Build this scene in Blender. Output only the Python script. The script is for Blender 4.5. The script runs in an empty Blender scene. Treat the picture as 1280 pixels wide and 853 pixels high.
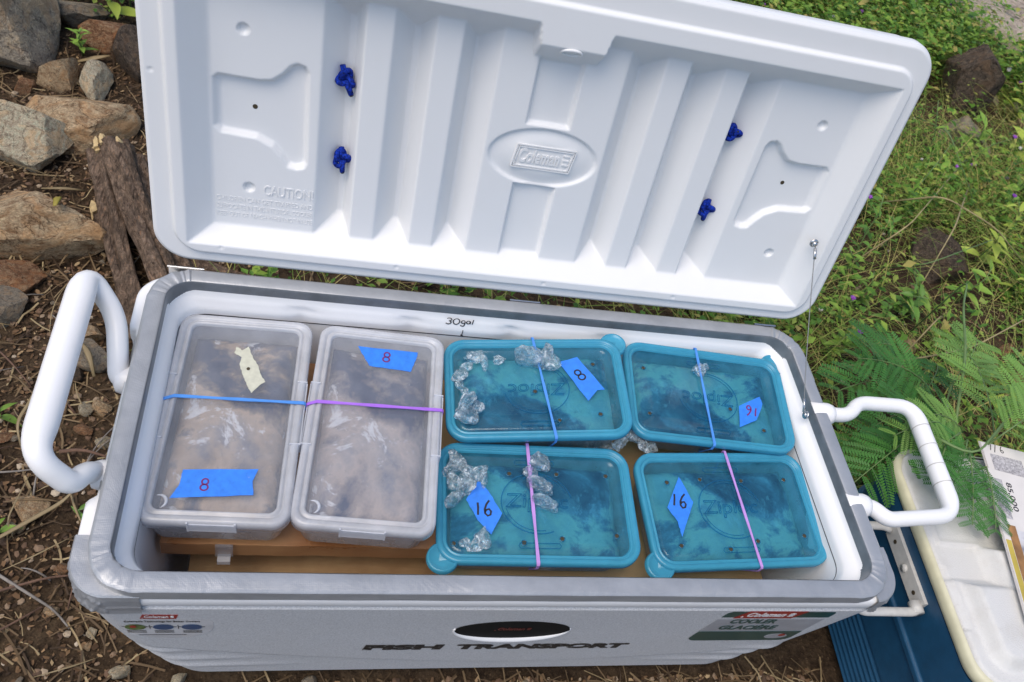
import bpy, math, random
import numpy as np
from mathutils import Matrix, Vector, Euler, noise
random.seed(7); RNG = np.random.default_rng(7)
scene = bpy.context.scene
col = scene.collection
R = math.radians
PI = math.pi
# ------------------------------------------------------------------ camera
cam_d = bpy.data.cameras.new("camera"); cam = bpy.data.objects.new("camera", cam_d); col.objects.link(cam)
cam_d.sensor_width = 36.0; cam_d.lens = 1044.43 / 1280 * 36.0
cam_d.clip_start = 0.02; cam_d.clip_end = 300
CR = ((0.96458454, -0.09297192, 0.24684588), (0.08318351, -0.78085343, -0.61915138), (0.25031415, 0.61775736, -0.74546541))
M = Matrix(((CR[0][0], -CR[1][0], -CR[2][0]), (CR[0][1], -CR[1][1], -CR[2][1]), (CR[0][2], -CR[1][2], -CR[2][2]))).to_4x4()
M.translation = (-0.34120786, -0.41871287, 1.48305307)
cam.matrix_world = M
cam_d.dof.use_dof = True; cam_d.dof.focus_distance = 1.35; cam_d.dof.aperture_fstop = 9.0
scene.camera = cam
# ------------------------------------------------------------------ light
SUN_EL, SUN_AZ = R(64), R(-120)       # azimuth: from +Y towards +X
w = bpy.data.worlds.new("World"); scene.world = w; w.use_nodes = True
nt = w.node_tree; bg = nt.nodes['Background']
sky = nt.nodes.new('ShaderNodeTexSky'); sky.sky_type = 'NISHITA'; sky.sun_disc = False
sky.sun_elevation = SUN_EL; sky.sun_rotation = SUN_AZ; sky.air_density = 1.0; sky.dust_density = 1.9; sky.ozone_density = 1.0
nt.links.new(sky.outputs[0], bg.inputs[0]); bg.inputs[1].default_value = 0.125
sl = bpy.data.lights.new("sun", 'SUN'); sl.energy = 1.3; sl.angle = R(40); sl.color = (1.0, 0.90, 0.77)
so = bpy.data.objects.new("sun", sl); col.objects.link(so)
sd = Vector((math.sin(SUN_AZ) * math.cos(SUN_EL), math.cos(SUN_AZ) * math.cos(SUN_EL), math.sin(SUN_EL)))
so.rotation_euler = sd.to_track_quat('Z', 'Y').to_euler(); so.location = sd * 10
vs = scene.view_settings; vs.view_transform = 'Standard'; vs.look = 'None'; vs.exposure = 0.66; vs.gamma = 1.0
scene.cycles.max_bounces = 10; scene.cycles.transparent_max_bounces = 14; scene.cycles.transmission_bounces = 8
scene.cycles.use_denoising = True
scene.cycles.caustics_reflective = False; scene.cycles.caustics_refractive = True

# ------------------------------------------------------------------ materials
def nodes(name):
    m = bpy.data.materials.new(name); m.use_nodes = True
    n = m.node_tree; return m, n, n.nodes['Principled BSDF'], n.nodes['Material Output']
def N(n, t, **k):
    x = n.nodes.new(t)
    for a, b in k.items():
        if a.startswith('i_'): x.inputs[a[2:].replace('_', ' ')].default_value = b
        else: setattr(x, a, b)
    return x
def c4(c): return tuple(c) + (1.0,)
def ramp(n, src, stops):
    r = N(n, 'ShaderNodeValToRGB'); cr = r.color_ramp
    while len(cr.elements) < len(stops): cr.elements.new(0.5)
    for e, (p, c) in zip(cr.elements, stops): e.position = p; e.color = c4(c)
    n.links.new(src, r.inputs[0]); return r.outputs[0]
def tex(n, scale, detail=4, rough=0.55, kind='noise', coord='Object', dist=0.0, sc3=None):
    tc = N(n, 'ShaderNodeTexCoord'); out = tc.outputs[coord]
    if sc3:
        mp = N(n, 'ShaderNodeMapping'); mp.inputs['Scale'].default_value = sc3; n.links.new(out, mp.inputs[0]); out = mp.outputs[0]
    if kind == 'noise':
        t = N(n, 'ShaderNodeTexNoise'); t.inputs['Scale'].default_value = scale; t.inputs['Detail'].default_value = detail
        t.inputs['Roughness'].default_value = rough; t.inputs['Distortion'].default_value = dist; n.links.new(out, t.inputs['Vector']); return t.outputs['Fac']
    t = N(n, 'ShaderNodeTexVoronoi'); t.inputs['Scale'].default_value = scale; n.links.new(out, t.inputs['Vector']); return t.outputs['Distance']
def bump(n, p, src, strength, dist, prev=None):
    b = N(n, 'ShaderNodeBump'); b.inputs['Strength'].default_value = strength; b.inputs['Distance'].default_value = dist
    n.links.new(src, b.inputs['Height'])
    if prev is not None: n.links.new(prev, b.inputs['Normal'])
    n.links.new(b.outputs[0], p.inputs['Normal']); return b.outputs[0]
def mixc(n, fac, a, b):
    m = N(n, 'ShaderNodeMix', data_type='RGBA')
    for s, v in ((6, a), (7, b)):
        if isinstance(v, (tuple, list)): m.inputs[s].default_value = c4(v)
        else: n.links.new(v, m.inputs[s])
    if isinstance(fac, (int, float)): m.inputs[0].default_value = fac
    else: n.links.new(fac, m.inputs[0])
    return m.outputs[2]
def simple(name, c, rough=0.5, metal=0.0, var=0.12, vs_=25, bs=0.0, bscale=200, bd=0.001, spec=0.5, coat=0.0):
    m, n, p, o = nodes(name)
    f = tex(n, vs_, 5)
    d = tuple(x * (1 - var) for x in c); l = tuple(min(1, x * (1 + var)) for x in c)
    n.links.new(ramp(n, f, [(0.3, d), (0.7, l)]), p.inputs['Base Color'])
    p.inputs['Roughness'].default_value = rough; p.inputs['Metallic'].default_value = metal
    p.inputs['Specular IOR Level'].default_value = spec; p.inputs['Coat Weight'].default_value = coat
    if bs: bump(n, p, tex(n, bscale, 3), bs, bd)
    return m
def plastic_white(name, c=(0.8, 0.8, 0.79), rough=0.38, grain=0.25, gscale=700, dirt=0.10):
    m, n, p, o = nodes(name)
    f = tex(n, 9, 8, 0.65); f2 = tex(n, 60, 6, 0.7)
    dc = tuple(x * y for x, y in zip(c, (0.90, 0.875, 0.83)))
    base = mixc(n, ramp(n, f, [(0.55, (0, 0, 0)), (0.85, (dirt * 4,) * 3)]), c, dc)
    base = mixc(n, ramp(n, f2, [(0.62, (0, 0, 0)), (0.8, (dirt * 3,) * 3)]), base, dc)
    n.links.new(base, p.inputs['Base Color']); p.inputs['Roughness'].default_value = rough
    n.links.new(ramp(n, f2, [(0.3, (rough * 0.85,) * 3), (0.7, (rough * 1.2,) * 3)]), p.inputs['Roughness'])
    bump(n, p, tex(n, gscale, 2), grain, 0.0006)
    return m
def gloss_fac(n, lo, hi, normal=None):
    lw = N(n, 'ShaderNodeLayerWeight'); lw.inputs[0].default_value = 0.5
    if normal is not None: n.links.new(normal, lw.inputs['Normal'])
    pw = N(n, 'ShaderNodeMath', operation='POWER'); n.links.new(lw.outputs['Facing'], pw.inputs[0]); pw.inputs[1].default_value = 4.0
    ma = N(n, 'ShaderNodeMath', operation='MULTIPLY_ADD'); n.links.new(pw.outputs[0], ma.inputs[0]); ma.inputs[1].default_value = hi - lo; ma.inputs[2].default_value = lo
    return ma.outputs[0]
def clear_plastic(name, tint, haze_col, haze, rough=0.12, hscale=30, hvar=0.15, bs=0.15):
    """thin moulded plastic: see-through tint, a milky share and a gloss"""
    m, n, p, o = nodes(name)
    n.nodes.remove(p)
    tr = N(n, 'ShaderNodeBsdfTransparent'); tr.inputs[0].default_value = c4(tint)
    df = N(n, 'ShaderNodeBsdfDiffuse'); df.inputs[0].default_value = c4(haze_col)
    tl = N(n, 'ShaderNodeBsdfTranslucent'); tl.inputs[0].default_value = c4(haze_col)
    gl = N(n, 'ShaderNodeBsdfGlossy'); gl.inputs['Roughness'].default_value = rough
    ad = N(n, 'ShaderNodeMixShader'); ad.inputs[0].default_value = 0.18
    n.links.new(df.outputs[0], ad.inputs[1]); n.links.new(tl.outputs[0], ad.inputs[2])
    f = tex(n, hscale, 6, 0.62)
    hz = ramp(n, f, [(0.3, (max(0, haze - hvar),) * 3), (0.75, (min(1, haze + hvar),) * 3)])
    mx = N(n, 'ShaderNodeMixShader'); n.links.new(hz, mx.inputs[0]); n.links.new(tr.outputs[0], mx.inputs[1]); n.links.new(ad.outputs[0], mx.inputs[2])
    m2 = N(n, 'ShaderNodeMixShader'); n.links.new(gloss_fac(n, 0.04, 0.7), m2.inputs[0]); n.links.new(mx.outputs[0], m2.inputs[1]); n.links.new(gl.outputs[0], m2.inputs[2])
    b = N(n, 'ShaderNodeBump'); b.inputs['Strength'].default_value = bs; b.inputs['Distance'].default_value = 0.002
    n.links.new(tex(n, 70, 3), b.inputs['Height'])
    for s in (gl, df): n.links.new(b.outputs[0], s.inputs['Normal'])
    n.links.new(m2.outputs[0], o.inputs[0]); return m
def island(name, stops, rough=0.6, transl=0.0, tscale=60, spec=0.3, var=0.25):
    m, n, p, o = nodes(name)
    g = N(n, 'ShaderNodeNewGeometry')
    c = ramp(n, g.outputs['Random Per Island'], stops)
    f = tex(n, tscale, 4)
    c = mixc(n, f, c, (0, 0, 0)) if False else c
    hs = N(n, 'ShaderNodeHueSaturation'); n.links.new(c, hs.inputs['Color'])
    mr = N(n, 'ShaderNodeMapRange'); mr.inputs[3].default_value = 1 - var; mr.inputs[4].default_value = 1 + var; n.links.new(f, mr.inputs[0]); n.links.new(mr.outputs[0], hs.inputs['Value'])
    n.links.new(hs.outputs[0], p.inputs['Base Color']); p.inputs['Roughness'].default_value = rough; p.inputs['Specular IOR Level'].default_value = spec
    if transl:
        tl = N(n, 'ShaderNodeBsdfTranslucent'); n.links.new(hs.outputs[0], tl.inputs[0])
        mx = N(n, 'ShaderNodeMixShader'); mx.inputs[0].default_value = transl
        n.links.new(p.outputs[0], mx.inputs[1]); n.links.new(tl.outputs[0], mx.inputs[2]); n.links.new(mx.outputs[0], o.inputs[0])
    return m
def leafmat(name, c, var=0.3, transl=0.3, vein=True):
    """leaf colour varies from leaf object to leaf object"""
    m, n, p, o = nodes(name)
    oi = N(n, 'ShaderNodeObjectInfo')
    f = tex(n, 40, 4)
    hs = N(n, 'ShaderNodeHueSaturation'); hs.inputs['Color'].default_value = c4(c)
    mr = N(n, 'ShaderNodeMapRange'); mr.inputs[3].default_value = 1 - var; mr.inputs[4].default_value = 1 + var
    ad = N(n, 'ShaderNodeMath', operation='ADD'); n.links.new(oi.outputs['Random'], ad.inputs[0]); n.links.new(f, ad.inputs[1])
    ml = N(n, 'ShaderNodeMath', operation='MULTIPLY'); n.links.new(ad.outputs[0], ml.inputs[0]); ml.inputs[1].default_value = 0.5
    n.links.new(ml.outputs[0], mr.inputs[0]); n.links.new(mr.outputs[0], hs.inputs['Value'])
    n.links.new(hs.outputs[0], p.inputs['Base Color']); p.inputs['Roughness'].default_value = 0.5
    tl = N(n, 'ShaderNodeBsdfTranslucent'); n.links.new(hs.outputs[0], tl.inputs[0])
    mx = N(n, 'ShaderNodeMixShader'); mx.inputs[0].default_value = transl
    n.links.new(p.outputs[0], mx.inputs[1]); n.links.new(tl.outputs[0], mx.inputs[2]); n.links.new(mx.outputs[0], o.inputs[0])
    return m
def rockmat(name, a, b, c, scale=9, bs=0.9):
    m, n, p, o = nodes(name)
    f = tex(n, scale, 9, 0.65, dist=0.6); f2 = tex(n, scale * 5, 8, 0.7); f3 = tex(n, scale * 2.2, 6, 0.6)
    base = ramp(n, f, [(0.35, a), (0.5, b), (0.66, c)])
    base = mixc(n, ramp(n, f2, [(0.4, (0.55,) * 3), (0.6, (0, 0, 0))]), base, tuple(x * 0.35 for x in a))
    base = mixc(n, ramp(n, f3, [(0.62, (0, 0, 0)), (0.7, (0.55,) * 3)]), base, tuple(min(1, x * 1.35) for x in c))
    f5 = tex(n, scale * .30, 5, 0.6, dist=1.0); f6 = tex(n, scale * .22, 6, 0.62, dist=2.0); oi = N(n, 'ShaderNodeObjectInfo')
    base = mixc(n, ramp(n, f5, [(0.50, (0, 0, 0)), (0.62, (0.5,) * 3)]), base, (b[0] * 1.05, b[1] * .80, b[2] * .58))
    base = mixc(n, ramp(n, f6, [(0.36, (0.5,) * 3), (0.45, (0, 0, 0))]), base, tuple(x * .5 for x in a))
    ab = N(n, 'ShaderNodeMath', operation='ABSOLUTE'); sb = N(n, 'ShaderNodeMath', operation='SUBTRACT'); n.links.new(tex(n, scale * .28, 7, 0.6, dist=0.5), sb.inputs[0]); sb.inputs[1].default_value = 0.5; n.links.new(sb.outputs[0], ab.inputs[0])
    crk = ramp(n, ab.outputs[0], [(0.0, (1, 1, 1)), (0.012, (0, 0, 0))])
    base = mixc(n, crk, base, tuple(x * .3 for x in a))
    n.links.new(base, p.inputs['Base Color']); p.inputs['Roughness'].default_value = 0.9; p.inputs['Specular IOR Level'].default_value = 0.2
    nb = bump(n, p, f, bs, 0.02); nb = bump(n, p, f2, 0.7, 0.006, nb); bump(n, p, tex(n, scale * 20, 4), 0.4, 0.002, nb)
    return m

MT = {}
MT['white'] = plastic_white('moulded white plastic', (0.83, 0.825, 0.82), 0.36, 0.22, 650)
MT['lidwhite'] = plastic_white('lid white plastic', (0.76, 0.76, 0.755), 0.42, 0.16, 900, 0.05)
MT['handle'] = plastic_white('handle white plastic', (0.82, 0.81, 0.80), 0.33, 0.15, 300, 0.12)
def bodymat():
    m, n, p, o = nodes('pebbled white plastic')
    f = tex(n, 420, 2); g = tex(n, 5, 7, 0.65); h = tex(n, 30, 6, 0.7, sc3=(0.25, 1, 2.5))
    base = mixc(n, ramp(n, f, [(0.35, (0, 0, 0)), (0.65, (1, 1, 1))]), (0.50, 0.50, 0.505), (0.66, 0.66, 0.665))
    base = mixc(n, ramp(n, g, [(0.5, (0, 0, 0)), (0.8, (0.4,) * 3)]), base, (0.55, 0.53, 0.5))
    base = mixc(n, ramp(n, h, [(0.6, (0, 0, 0)), (0.75, (0.28,) * 3)]), base, (0.50, 0.48, 0.46))
    n.links.new(base, p.inputs['Base Color']); p.inputs['Roughness'].default_value = 0.5
    bump(n, p, f, 0.5, 0.0012); return m
MT['body'] = bodymat()
def tapemat():
    m, n, p, o = nodes('silver duct tape')
    tc = N(n, 'ShaderNodeTexCoord')
    wv = N(n, 'ShaderNodeTexWave', wave_type='BANDS', bands_direction='X'); wv.inputs['Scale'].default_value = 140; n.links.new(tc.outputs['Object'], wv.inputs[0])
    wy = N(n, 'ShaderNodeTexWave', wave_type='BANDS', bands_direction='Y'); wy.inputs['Scale'].default_value = 140; n.links.new(tc.outputs['Object'], wy.inputs[0])
    f = tex(n, 14, 5, 0.6)
    n.links.new(ramp(n, f, [(0.3, (0.33, 0.34, 0.355)), (0.7, (0.43, 0.44, 0.455))]), p.inputs['Base Color'])
    p.inputs['Metallic'].default_value = 0.45; p.inputs['Roughness'].default_value = 0.46
    nb = bump(n, p, wv.outputs['Fac'], 0.10, 0.0005); nb = bump(n, p, wy.outputs['Fac'], 0.10, 0.0005, nb); nb = bump(n, p, tex(n, 60, 4, 0.6), 0.14, 0.002, nb); nb = bump(n, p, tex(n, 11, 5, 0.6, dist=3.5), 0.22, 0.006, nb); bump(n, p, tex(n, 22, 3, dist=0.8), 0.10, 0.004, nb)
    return m
MT['tape'] = tapemat()
MT['inner_strip'] = simple('dark grey inner strip', (0.17, 0.185, 0.20), 0.38, 0.25, 0.2, 30, 0.2, 60, 0.003)
MT['steel'] = simple('stainless steel', (0.55, 0.55, 0.55), 0.25, 1.0, 0.1)
MT['wire'] = simple('steel wire', (0.25, 0.25, 0.24), 0.4, 0.9, 0.1)
MT['ink'] = simple('black marker ink', (0.012, 0.012, 0.018), 0.6)
MT['ink_red'] = simple('purple red marker ink', (0.16, 0.01, 0.12), 0.6)
MT['black'] = simple('black print', (0.012, 0.012, 0.012), 0.35)
def stencil():
    m, n, p, o = nodes('worn black print')
    f = tex(n, 120, 6, 0.7)
    n.links.new(ramp(n, f, [(0.42, (0.012,) * 3), (0.58, (0.03,) * 3), (0.66, (0.40,) * 3)]), p.inputs['Base Color']); p.inputs['Roughness'].default_value = 0.5; return m
MT['stencil'] = stencil()
MT['badge'] = simple('dull black badge', (0.010, 0.010, 0.010), 0.75, spec=0.15)
MT['red'] = simple('red print', (0.33, 0.02, 0.018), 0.3)
MT['dkred'] = simple('faded red print', (0.11, 0.018, 0.015), 0.45)
MT['green'] = simple('dark green print', (0.012, 0.07, 0.065), 0.28)
MT['stkgrey'] = simple('grey sticker print', (0.36, 0.37, 0.39), 0.3)
MT['stkclear'] = simple('pale sticker', (0.60, 0.60, 0.61), 0.25)
MT['blueprint'] = simple('blue print', (0.02, 0.07, 0.17), 0.3)
MT['greenprint'] = simple('green yellow print', (0.10, 0.16, 0.05), 0.3, var=0.6, vs_=120)
MT['whiteprint'] = simple('white print', (0.75, 0.75, 0.75), 0.35)
MT['bluetape'] = simple('blue masking tape', (0.028, 0.21, 0.78), 0.55, var=0.14, vs_=120, bs=0.25, bscale=900, bd=0.0004)
MT['masktape'] = simple('cream masking tape', (0.56, 0.56, 0.45), 0.7, var=0.1, vs_=150, bs=0.4, bscale=300)
MT['band_blue'] = simple('blue rubber', (0.07, 0.27, 0.72), 0.55)
MT['band_pur'] = simple('purple rubber', (0.36, 0.14, 0.68), 0.55)
MT['band_lil'] = simple('lilac rubber', (0.50, 0.27, 0.66), 0.55)
MT['hole'] = simple('dark hole', (0.05, 0.035, 0.015), 0.8)
MT['cord'] = simple('blue braided cord', (0.006, 0.030, 0.30), 0.8, var=0.9, vs_=300, bs=1.0, bscale=420, bd=0.003, spec=0.2)
MT['tubclear'] = clear_plastic('hazy clear plastic', (0.93, 0.94, 0.96), (0.74, 0.78, 0.86), 0.22, 0.16, 9, 0.10)
MT['tubrim'] = clear_plastic('milky clear plastic rim', (0.90, 0.92, 0.95), (0.90, 0.92, 0.96), 0.50, 0.2, 22, 0.08)
MT['tubbody'] = clear_plastic('frosted tub wall', (0.88, 0.89, 0.91), (0.72, 0.74, 0.78), 0.45, 0.25, 30, 0.12)
MT['bluelid'] = clear_plastic('clear blue lid plastic', (0.33, 0.73, 0.88), (0.07, 0.40, 0.60), 0.22, 0.08, 28, 0.12)
MT['bluerim'] = clear_plastic('blue lid rim plastic', (0.14, 0.58, 0.80), (0.07, 0.42, 0.62), 0.74, 0.22, 40, 0.06)
MT['bluetub'] = clear_plastic('milky container wall', (0.70, 0.80, 0.86), (0.42, 0.50, 0.55), 0.45, 0.25, 30, 0.12)
MT['emboss_blue'] = clear_plastic('raised blue plastic', (0.30, 0.70, 0.86), (0.04, 0.33, 0.54), 0.24, 0.1, 28, 0.1)
def icemat():
    m, n, p, o = nodes('clear ice'); n.nodes.remove(p)
    ga = N(n, 'ShaderNodeBsdfGlass'); ga.inputs['IOR'].default_value = 1.33; ga.inputs['Roughness'].default_value = 0.03; ga.inputs[0].default_value = (0.90, 0.98, 1, 1)
    tp = N(n, 'ShaderNodeBsdfTransparent'); tp.inputs[0].default_value = (0.97, 0.99, 1, 1)
    df = N(n, 'ShaderNodeBsdfDiffuse'); df.inputs[0].default_value = (0.86, 0.93, 0.97, 1)
    a = N(n, 'ShaderNodeMixShader'); a.inputs[0].default_value = 0.40; n.links.new(ga.outputs[0], a.inputs[1]); n.links.new(tp.outputs[0], a.inputs[2])
    f = ramp(n, tex(n, 1.6, 5, 0.6, dist=0.8), [(0.42, (0.05,) * 3), (0.56, (0.24,) * 3), (0.68, (0.70,) * 3)])
    b = N(n, 'ShaderNodeMixShader'); n.links.new(f, b.inputs[0]); n.links.new(a.outputs[0], b.inputs[1]); n.links.new(df.outputs[0], b.inputs[2])
    bm = N(n, 'ShaderNodeBump'); bm.inputs['Strength'].default_value = 0.25; bm.inputs['Distance'].default_value = 0.2; n.links.new(tex(n, 2.2, 1), bm.inputs['Height'])
    for s in (ga, df): n.links.new(bm.outputs[0], s.inputs['Normal'])
    n.links.new(b.outputs[0], o.inputs[0]); return m
MT['ice'] = icemat()
def mixf(n, a, b, k):
    m = N(n, 'ShaderNodeMix', data_type='FLOAT'); m.inputs[0].default_value = k; n.links.new(a, m.inputs[2]); n.links.new(b, m.inputs[3]); return m.outputs[0]
def contmat(name, stops, scale, white):
    m, n, p, o = nodes(name)
    f = tex(n, scale, 8, 0.62, dist=0.35); f2 = tex(n, scale * 2.2, 10, 0.72, dist=0.6); f = mixf(n, f, tex(n, scale * 6, 8, 0.75), 0.12)
    base = ramp(n, f, stops)
    base = mixc(n, ramp(n, f2, [(0.555, (0, 0, 0)), (0.60, (white,) * 3)]), base, (0.66, 0.66, 0.67))
    n.links.new(base, p.inputs['Base Color']); p.inputs['Roughness'].default_value = 0.55
    bump(n, p, f2, 0.3, 0.005); return m
MT['packbrown'] = contmat('damp brown packing', [(0.43, (0.02, 0.032, 0.075)), (0.47, (0.14, 0.115, 0.105)), (0.51, (0.38, 0.28, 0.19)), (0.56, (0.29, 0.215, 0.15)), (0.62, (0.13, 0.115, 0.12))], 5.5, 0.8)
MT['packgrey'] = contmat('damp grey brown packing', [(0.44, (0.02, 0.032, 0.08)), (0.48, (0.17, 0.145, 0.145)), (0.54, (0.35, 0.28, 0.235)), (0.60, (0.21, 0.18, 0.17)), (0.65, (0.07, 0.085, 0.13))], 5.5, 0.75)
MT['packdark'] = contmat('damp dark packing', [(0.44, (0.006, 0.014, 0.06)), (0.485, (0.10, 0.15, 0.22)), (0.53, (0.52, 0.49, 0.38)), (0.62, (0.32, 0.35, 0.33))], 7, 0.3)
def boardmat(name, a, b, wet):
    m, n, p, o = nodes(name)
    f = tex(n, 6, 6, 0.6); g = tex(n, 30, 5, sc3=(0.3, 3, 1))
    base = ramp(n, f, [(0.38, a), (0.62, b)])
    base = mixc(n, ramp(n, g, [(0.5, (0, 0, 0)), (0.75, (0.4,) * 3)]), base, a)
    n.links.new(base, p.inputs['Base Color']); n.links.new(ramp(n, f, [(0.35, (wet,) * 3), (0.7, (min(1, wet + 0.35),) * 3)]), p.inputs['Roughness'])
    bump(n, p, g, 0.3, 0.003); return m
MT['wetboard'] = boardmat('wet brown cardboard', (0.27, 0.115, 0.045), (0.46, 0.25, 0.115), 0.2)
MT['dryboard'] = boardmat('tan cardboard', (0.36, 0.22, 0.10), (0.46, 0.30, 0.15), 0.6)
MT['lowboard'] = boardmat('damp tan cardboard', (0.34, 0.19, 0.085), (0.52, 0.34, 0.17), 0.5)
MT['bluebody'] = simple('blue moulded plastic', (0.010, 0.064, 0.135), 0.42, var=0.12, vs_=40, bs=0.35, bscale=700, bd=0.0008)
MT['cream'] = simple('aged cream plastic', (0.58, 0.55, 0.38), 0.45, var=0.1, vs_=30)
def oldwhite():
    m, n, p, o = nodes('weathered white plastic')
    f = tex(n, 500, 2); g = tex(n, 12, 8, 0.7); h = tex(n, 90, 6, 0.75)
    base = mixc(n, ramp(n, g, [(0.48, (0, 0, 0)), (0.7, (0.6,) * 3)]), (0.62, 0.61, 0.58), (0.50, 0.47, 0.42))
    base = mixc(n, ramp(n, h, [(0.64, (0, 0, 0)), (0.74, (0.5,) * 3)]), base, (0.34, 0.30, 0.25))
    n.links.new(base, p.inputs['Base Color']); p.inputs['Roughness'].default_value = 0.6; bump(n, p, f, 0.55, 0.0016); return m
MT['oldwhite'] = oldwhite()
MT['greyplastic'] = simple('light grey plastic', (0.52, 0.51, 0.48), 0.45, var=0.1, vs_=60)
MT['paper'] = simple('newsprint paper', (0.66, 0.62, 0.58), 0.8, var=0.04)
MT['papergrey'] = simple('grey printed text block', (0.40, 0.38, 0.385), 0.8, var=0.55, vs_=330)
def photomat():
    m, n, p, o = nodes('printed colour photo')
    f = tex(n, 9, 3, 0.5, dist=0.4)
    n.links.new(ramp(n, f, [(0.35, (0.03, 0.04, 0.10)), (0.46, (0.55, 0.52, 0.50)), (0.56, (0.62, 0.60, 0.60)), (0.68, (0.10, 0.09, 0.12))]), p.inputs['Base Color']); p.inputs['Roughness'].default_value = 0.35; return m
MT['photo'] = photomat()
MT['photobrown'] = simple('brown print', (0.30, 0.15, 0.05), 0.4, var=0.4, vs_=30)
MT['photoyellow'] = simple('yellow print', (0.50, 0.38, 0.06), 0.4, var=0.2)
# rocks, wood, ground
MT['rock_grey'] = rockmat('grey fieldstone', (0.252, 0.208, 0.161), (0.457, 0.394, 0.300), (0.567, 0.446, 0.294), 7)
MT['rock_pale'] = rockmat('pale fieldstone', (0.444, 0.329, 0.222), (0.800, 0.688, 0.484), (0.800, 0.800, 0.578), 9)
MT['rock_tan'] = rockmat('tan fieldstone', (0.362, 0.209, 0.105), (0.691, 0.505, 0.307), (0.790, 0.621, 0.391), 6)
MT['rock_red'] = rockmat('reddish fieldstone', (0.215, 0.101, 0.055), (0.472, 0.263, 0.140), (0.601, 0.432, 0.255), 7)
MT['rock_dark'] = rockmat('dark fieldstone', (0.067, 0.052, 0.040), (0.148, 0.112, 0.083), (0.252, 0.182, 0.120), 8)
MT['rock_brown'] = rockmat('brown earthy stone', (0.126, 0.077, 0.044), (0.282, 0.182, 0.103), (0.445, 0.315, 0.183), 8)
MT['slab'] = rockmat('beige slab', (0.38, 0.30, 0.23), (0.46, 0.38, 0.30), (0.50, 0.42, 0.34), 4, 0.3)
def barkmat():
    m, n, p, o = nodes('weathered bark')
    f = tex(n, 8, 8, 0.65, dist=1.5, coord='Generated', sc3=(4, 1, 4)); g = tex(n, 45, 7, 0.7)
    base = ramp(n, f, [(0.32, (0.05, 0.03, 0.018)), (0.44, (0.20, 0.13, 0.085)), (0.56, (0.33, 0.235, 0.165)), (0.68, (0.46, 0.25, 0.13))])
    base = mixc(n, ramp(n, g, [(0.4, (0.6,) * 3), (0.58, (0, 0, 0))]), base, (0.02, 0.014, 0.01))
    n.links.new(base, p.inputs['Base Color']); p.inputs['Roughness'].default_value = 0.85; p.inputs['Specular IOR Level'].default_value = 0.25
    nb = bump(n, p, f, 1.0, 0.02); bump(n, p, g, 0.8, 0.006, nb); return m
MT['bark'] = barkmat()
MT['freshwood'] = simple('pale broken wood', (0.48, 0.35, 0.17), 0.8, var=0.3, vs_=60, bs=0.8, bscale=90, bd=0.004)
def soilmat():
    m, n, p, o = nodes('brown soil')
    a = tex(n, 3, 8, 0.65); b = tex(n, 40, 8, 0.7); v = tex(n, 110, 4, kind='vor'); b2 = tex(n, 170, 5, 0.7)
    base = ramp(n, a, [(0.3, (0.038, 0.024, 0.014)), (0.5, (0.072, 0.047, 0.027)), (0.7, (0.12, 0.082, 0.047))])
    base = mixc(n, ramp(n, b, [(0.38, (0.75,) * 3), (0.55, (0, 0, 0))]), base, (0.022, 0.013, 0.008))
    base = mixc(n, ramp(n, b2, [(0.58, (0, 0, 0)), (0.7, (0.65,) * 3)]), base, (0.25, 0.165, 0.095))
    n.links.new(base, p.inputs['Base Color']); p.inputs['Roughness'].default_value = 0.95; p.inputs['Specular IOR Level'].default_value = 0.15
    nb = bump(n, p, b, 1.0, 0.012); nb = bump(n, p, b2, 0.8, 0.005, nb); bump(n, p, v, 0.6, 0.006, nb); return m
MT['soil'] = soilmat()
MT['litter'] = island('leaf litter', [(0.0, (0.0276, 0.0162, 0.0087)), (0.4, (0.0736, 0.0409, 0.0195)), (0.7, (0.1472, 0.0837, 0.041)), (0.9, (0.2484, 0.1523, 0.0761)), (1.0, (0.3864, 0.276, 0.1463))], 0.85)
MT['straw'] = island('dry straw', [(0.0, (0.0489, 0.0298, 0.0163)), (0.45, (0.1173, 0.0746, 0.0367)), (0.8, (0.215, 0.1492, 0.0766)), (1.0, (0.3715, 0.2884, 0.153))], 0.75)
MT['pebbles'] = island('gravel', [(0.0, (0.07, 0.045, 0.03)), (0.4, (0.15, 0.09, 0.055)), (0.7, (0.24, 0.165, 0.105)), (0.9, (0.34, 0.26, 0.175)), (1.0, (0.48, 0.40, 0.30))], 0.9, tscale=120)
MT['cover'] = island('low green leaves', [(0.0, (0.0498, 0.1317, 0.0177)), (0.3, (0.1098, 0.2394, 0.0295)), (0.6, (0.1895, 0.3352, 0.0442)), (0.82, (0.2893, 0.419, 0.0638)), (0.92, (0.3591, 0.3591, 0.0836)), (1.0, (0.399, 0.3232, 0.0983))], 0.5, 0.3)
MT['grass'] = island('grass stems', [(0.0, (0.117, 0.208, 0.0308)), (0.5, (0.26, 0.338, 0.066)), (0.75, (0.442, 0.39, 0.121)), (1.0, (0.546, 0.429, 0.165))], 0.6, 0.2)
MT['flowers'] = island('tiny blossoms', [(0.0, (0.28, 0.08, 0.42)), (0.40, (0.38, 0.14, 0.50)), (0.45, (0.62, 0.58, 0.50)), (0.7, (0.66, 0.62, 0.55)), (0.75, (0.48, 0.24, 0.05)), (1.0, (0.5, 0.33, 0.12))], 0.6, 0.2)
MT['leaf'] = leafmat('weed leaf', (0.24, 0.40, 0.055)); MT['leaf_yellow'] = leafmat('yellow green leaf', (0.42, 0.52, 0.075))
MT['leaf_dark'] = leafmat('deep green leaf', (0.14, 0.29, 0.045)); MT['frond'] = leafmat('feathery leaflet', (0.060, 0.20, 0.032), 0.35, 0.25)
MT['frond_light'] = leafmat('pale feathery leaflet', (0.20, 0.37, 0.075), 0.3, 0.3)
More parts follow.
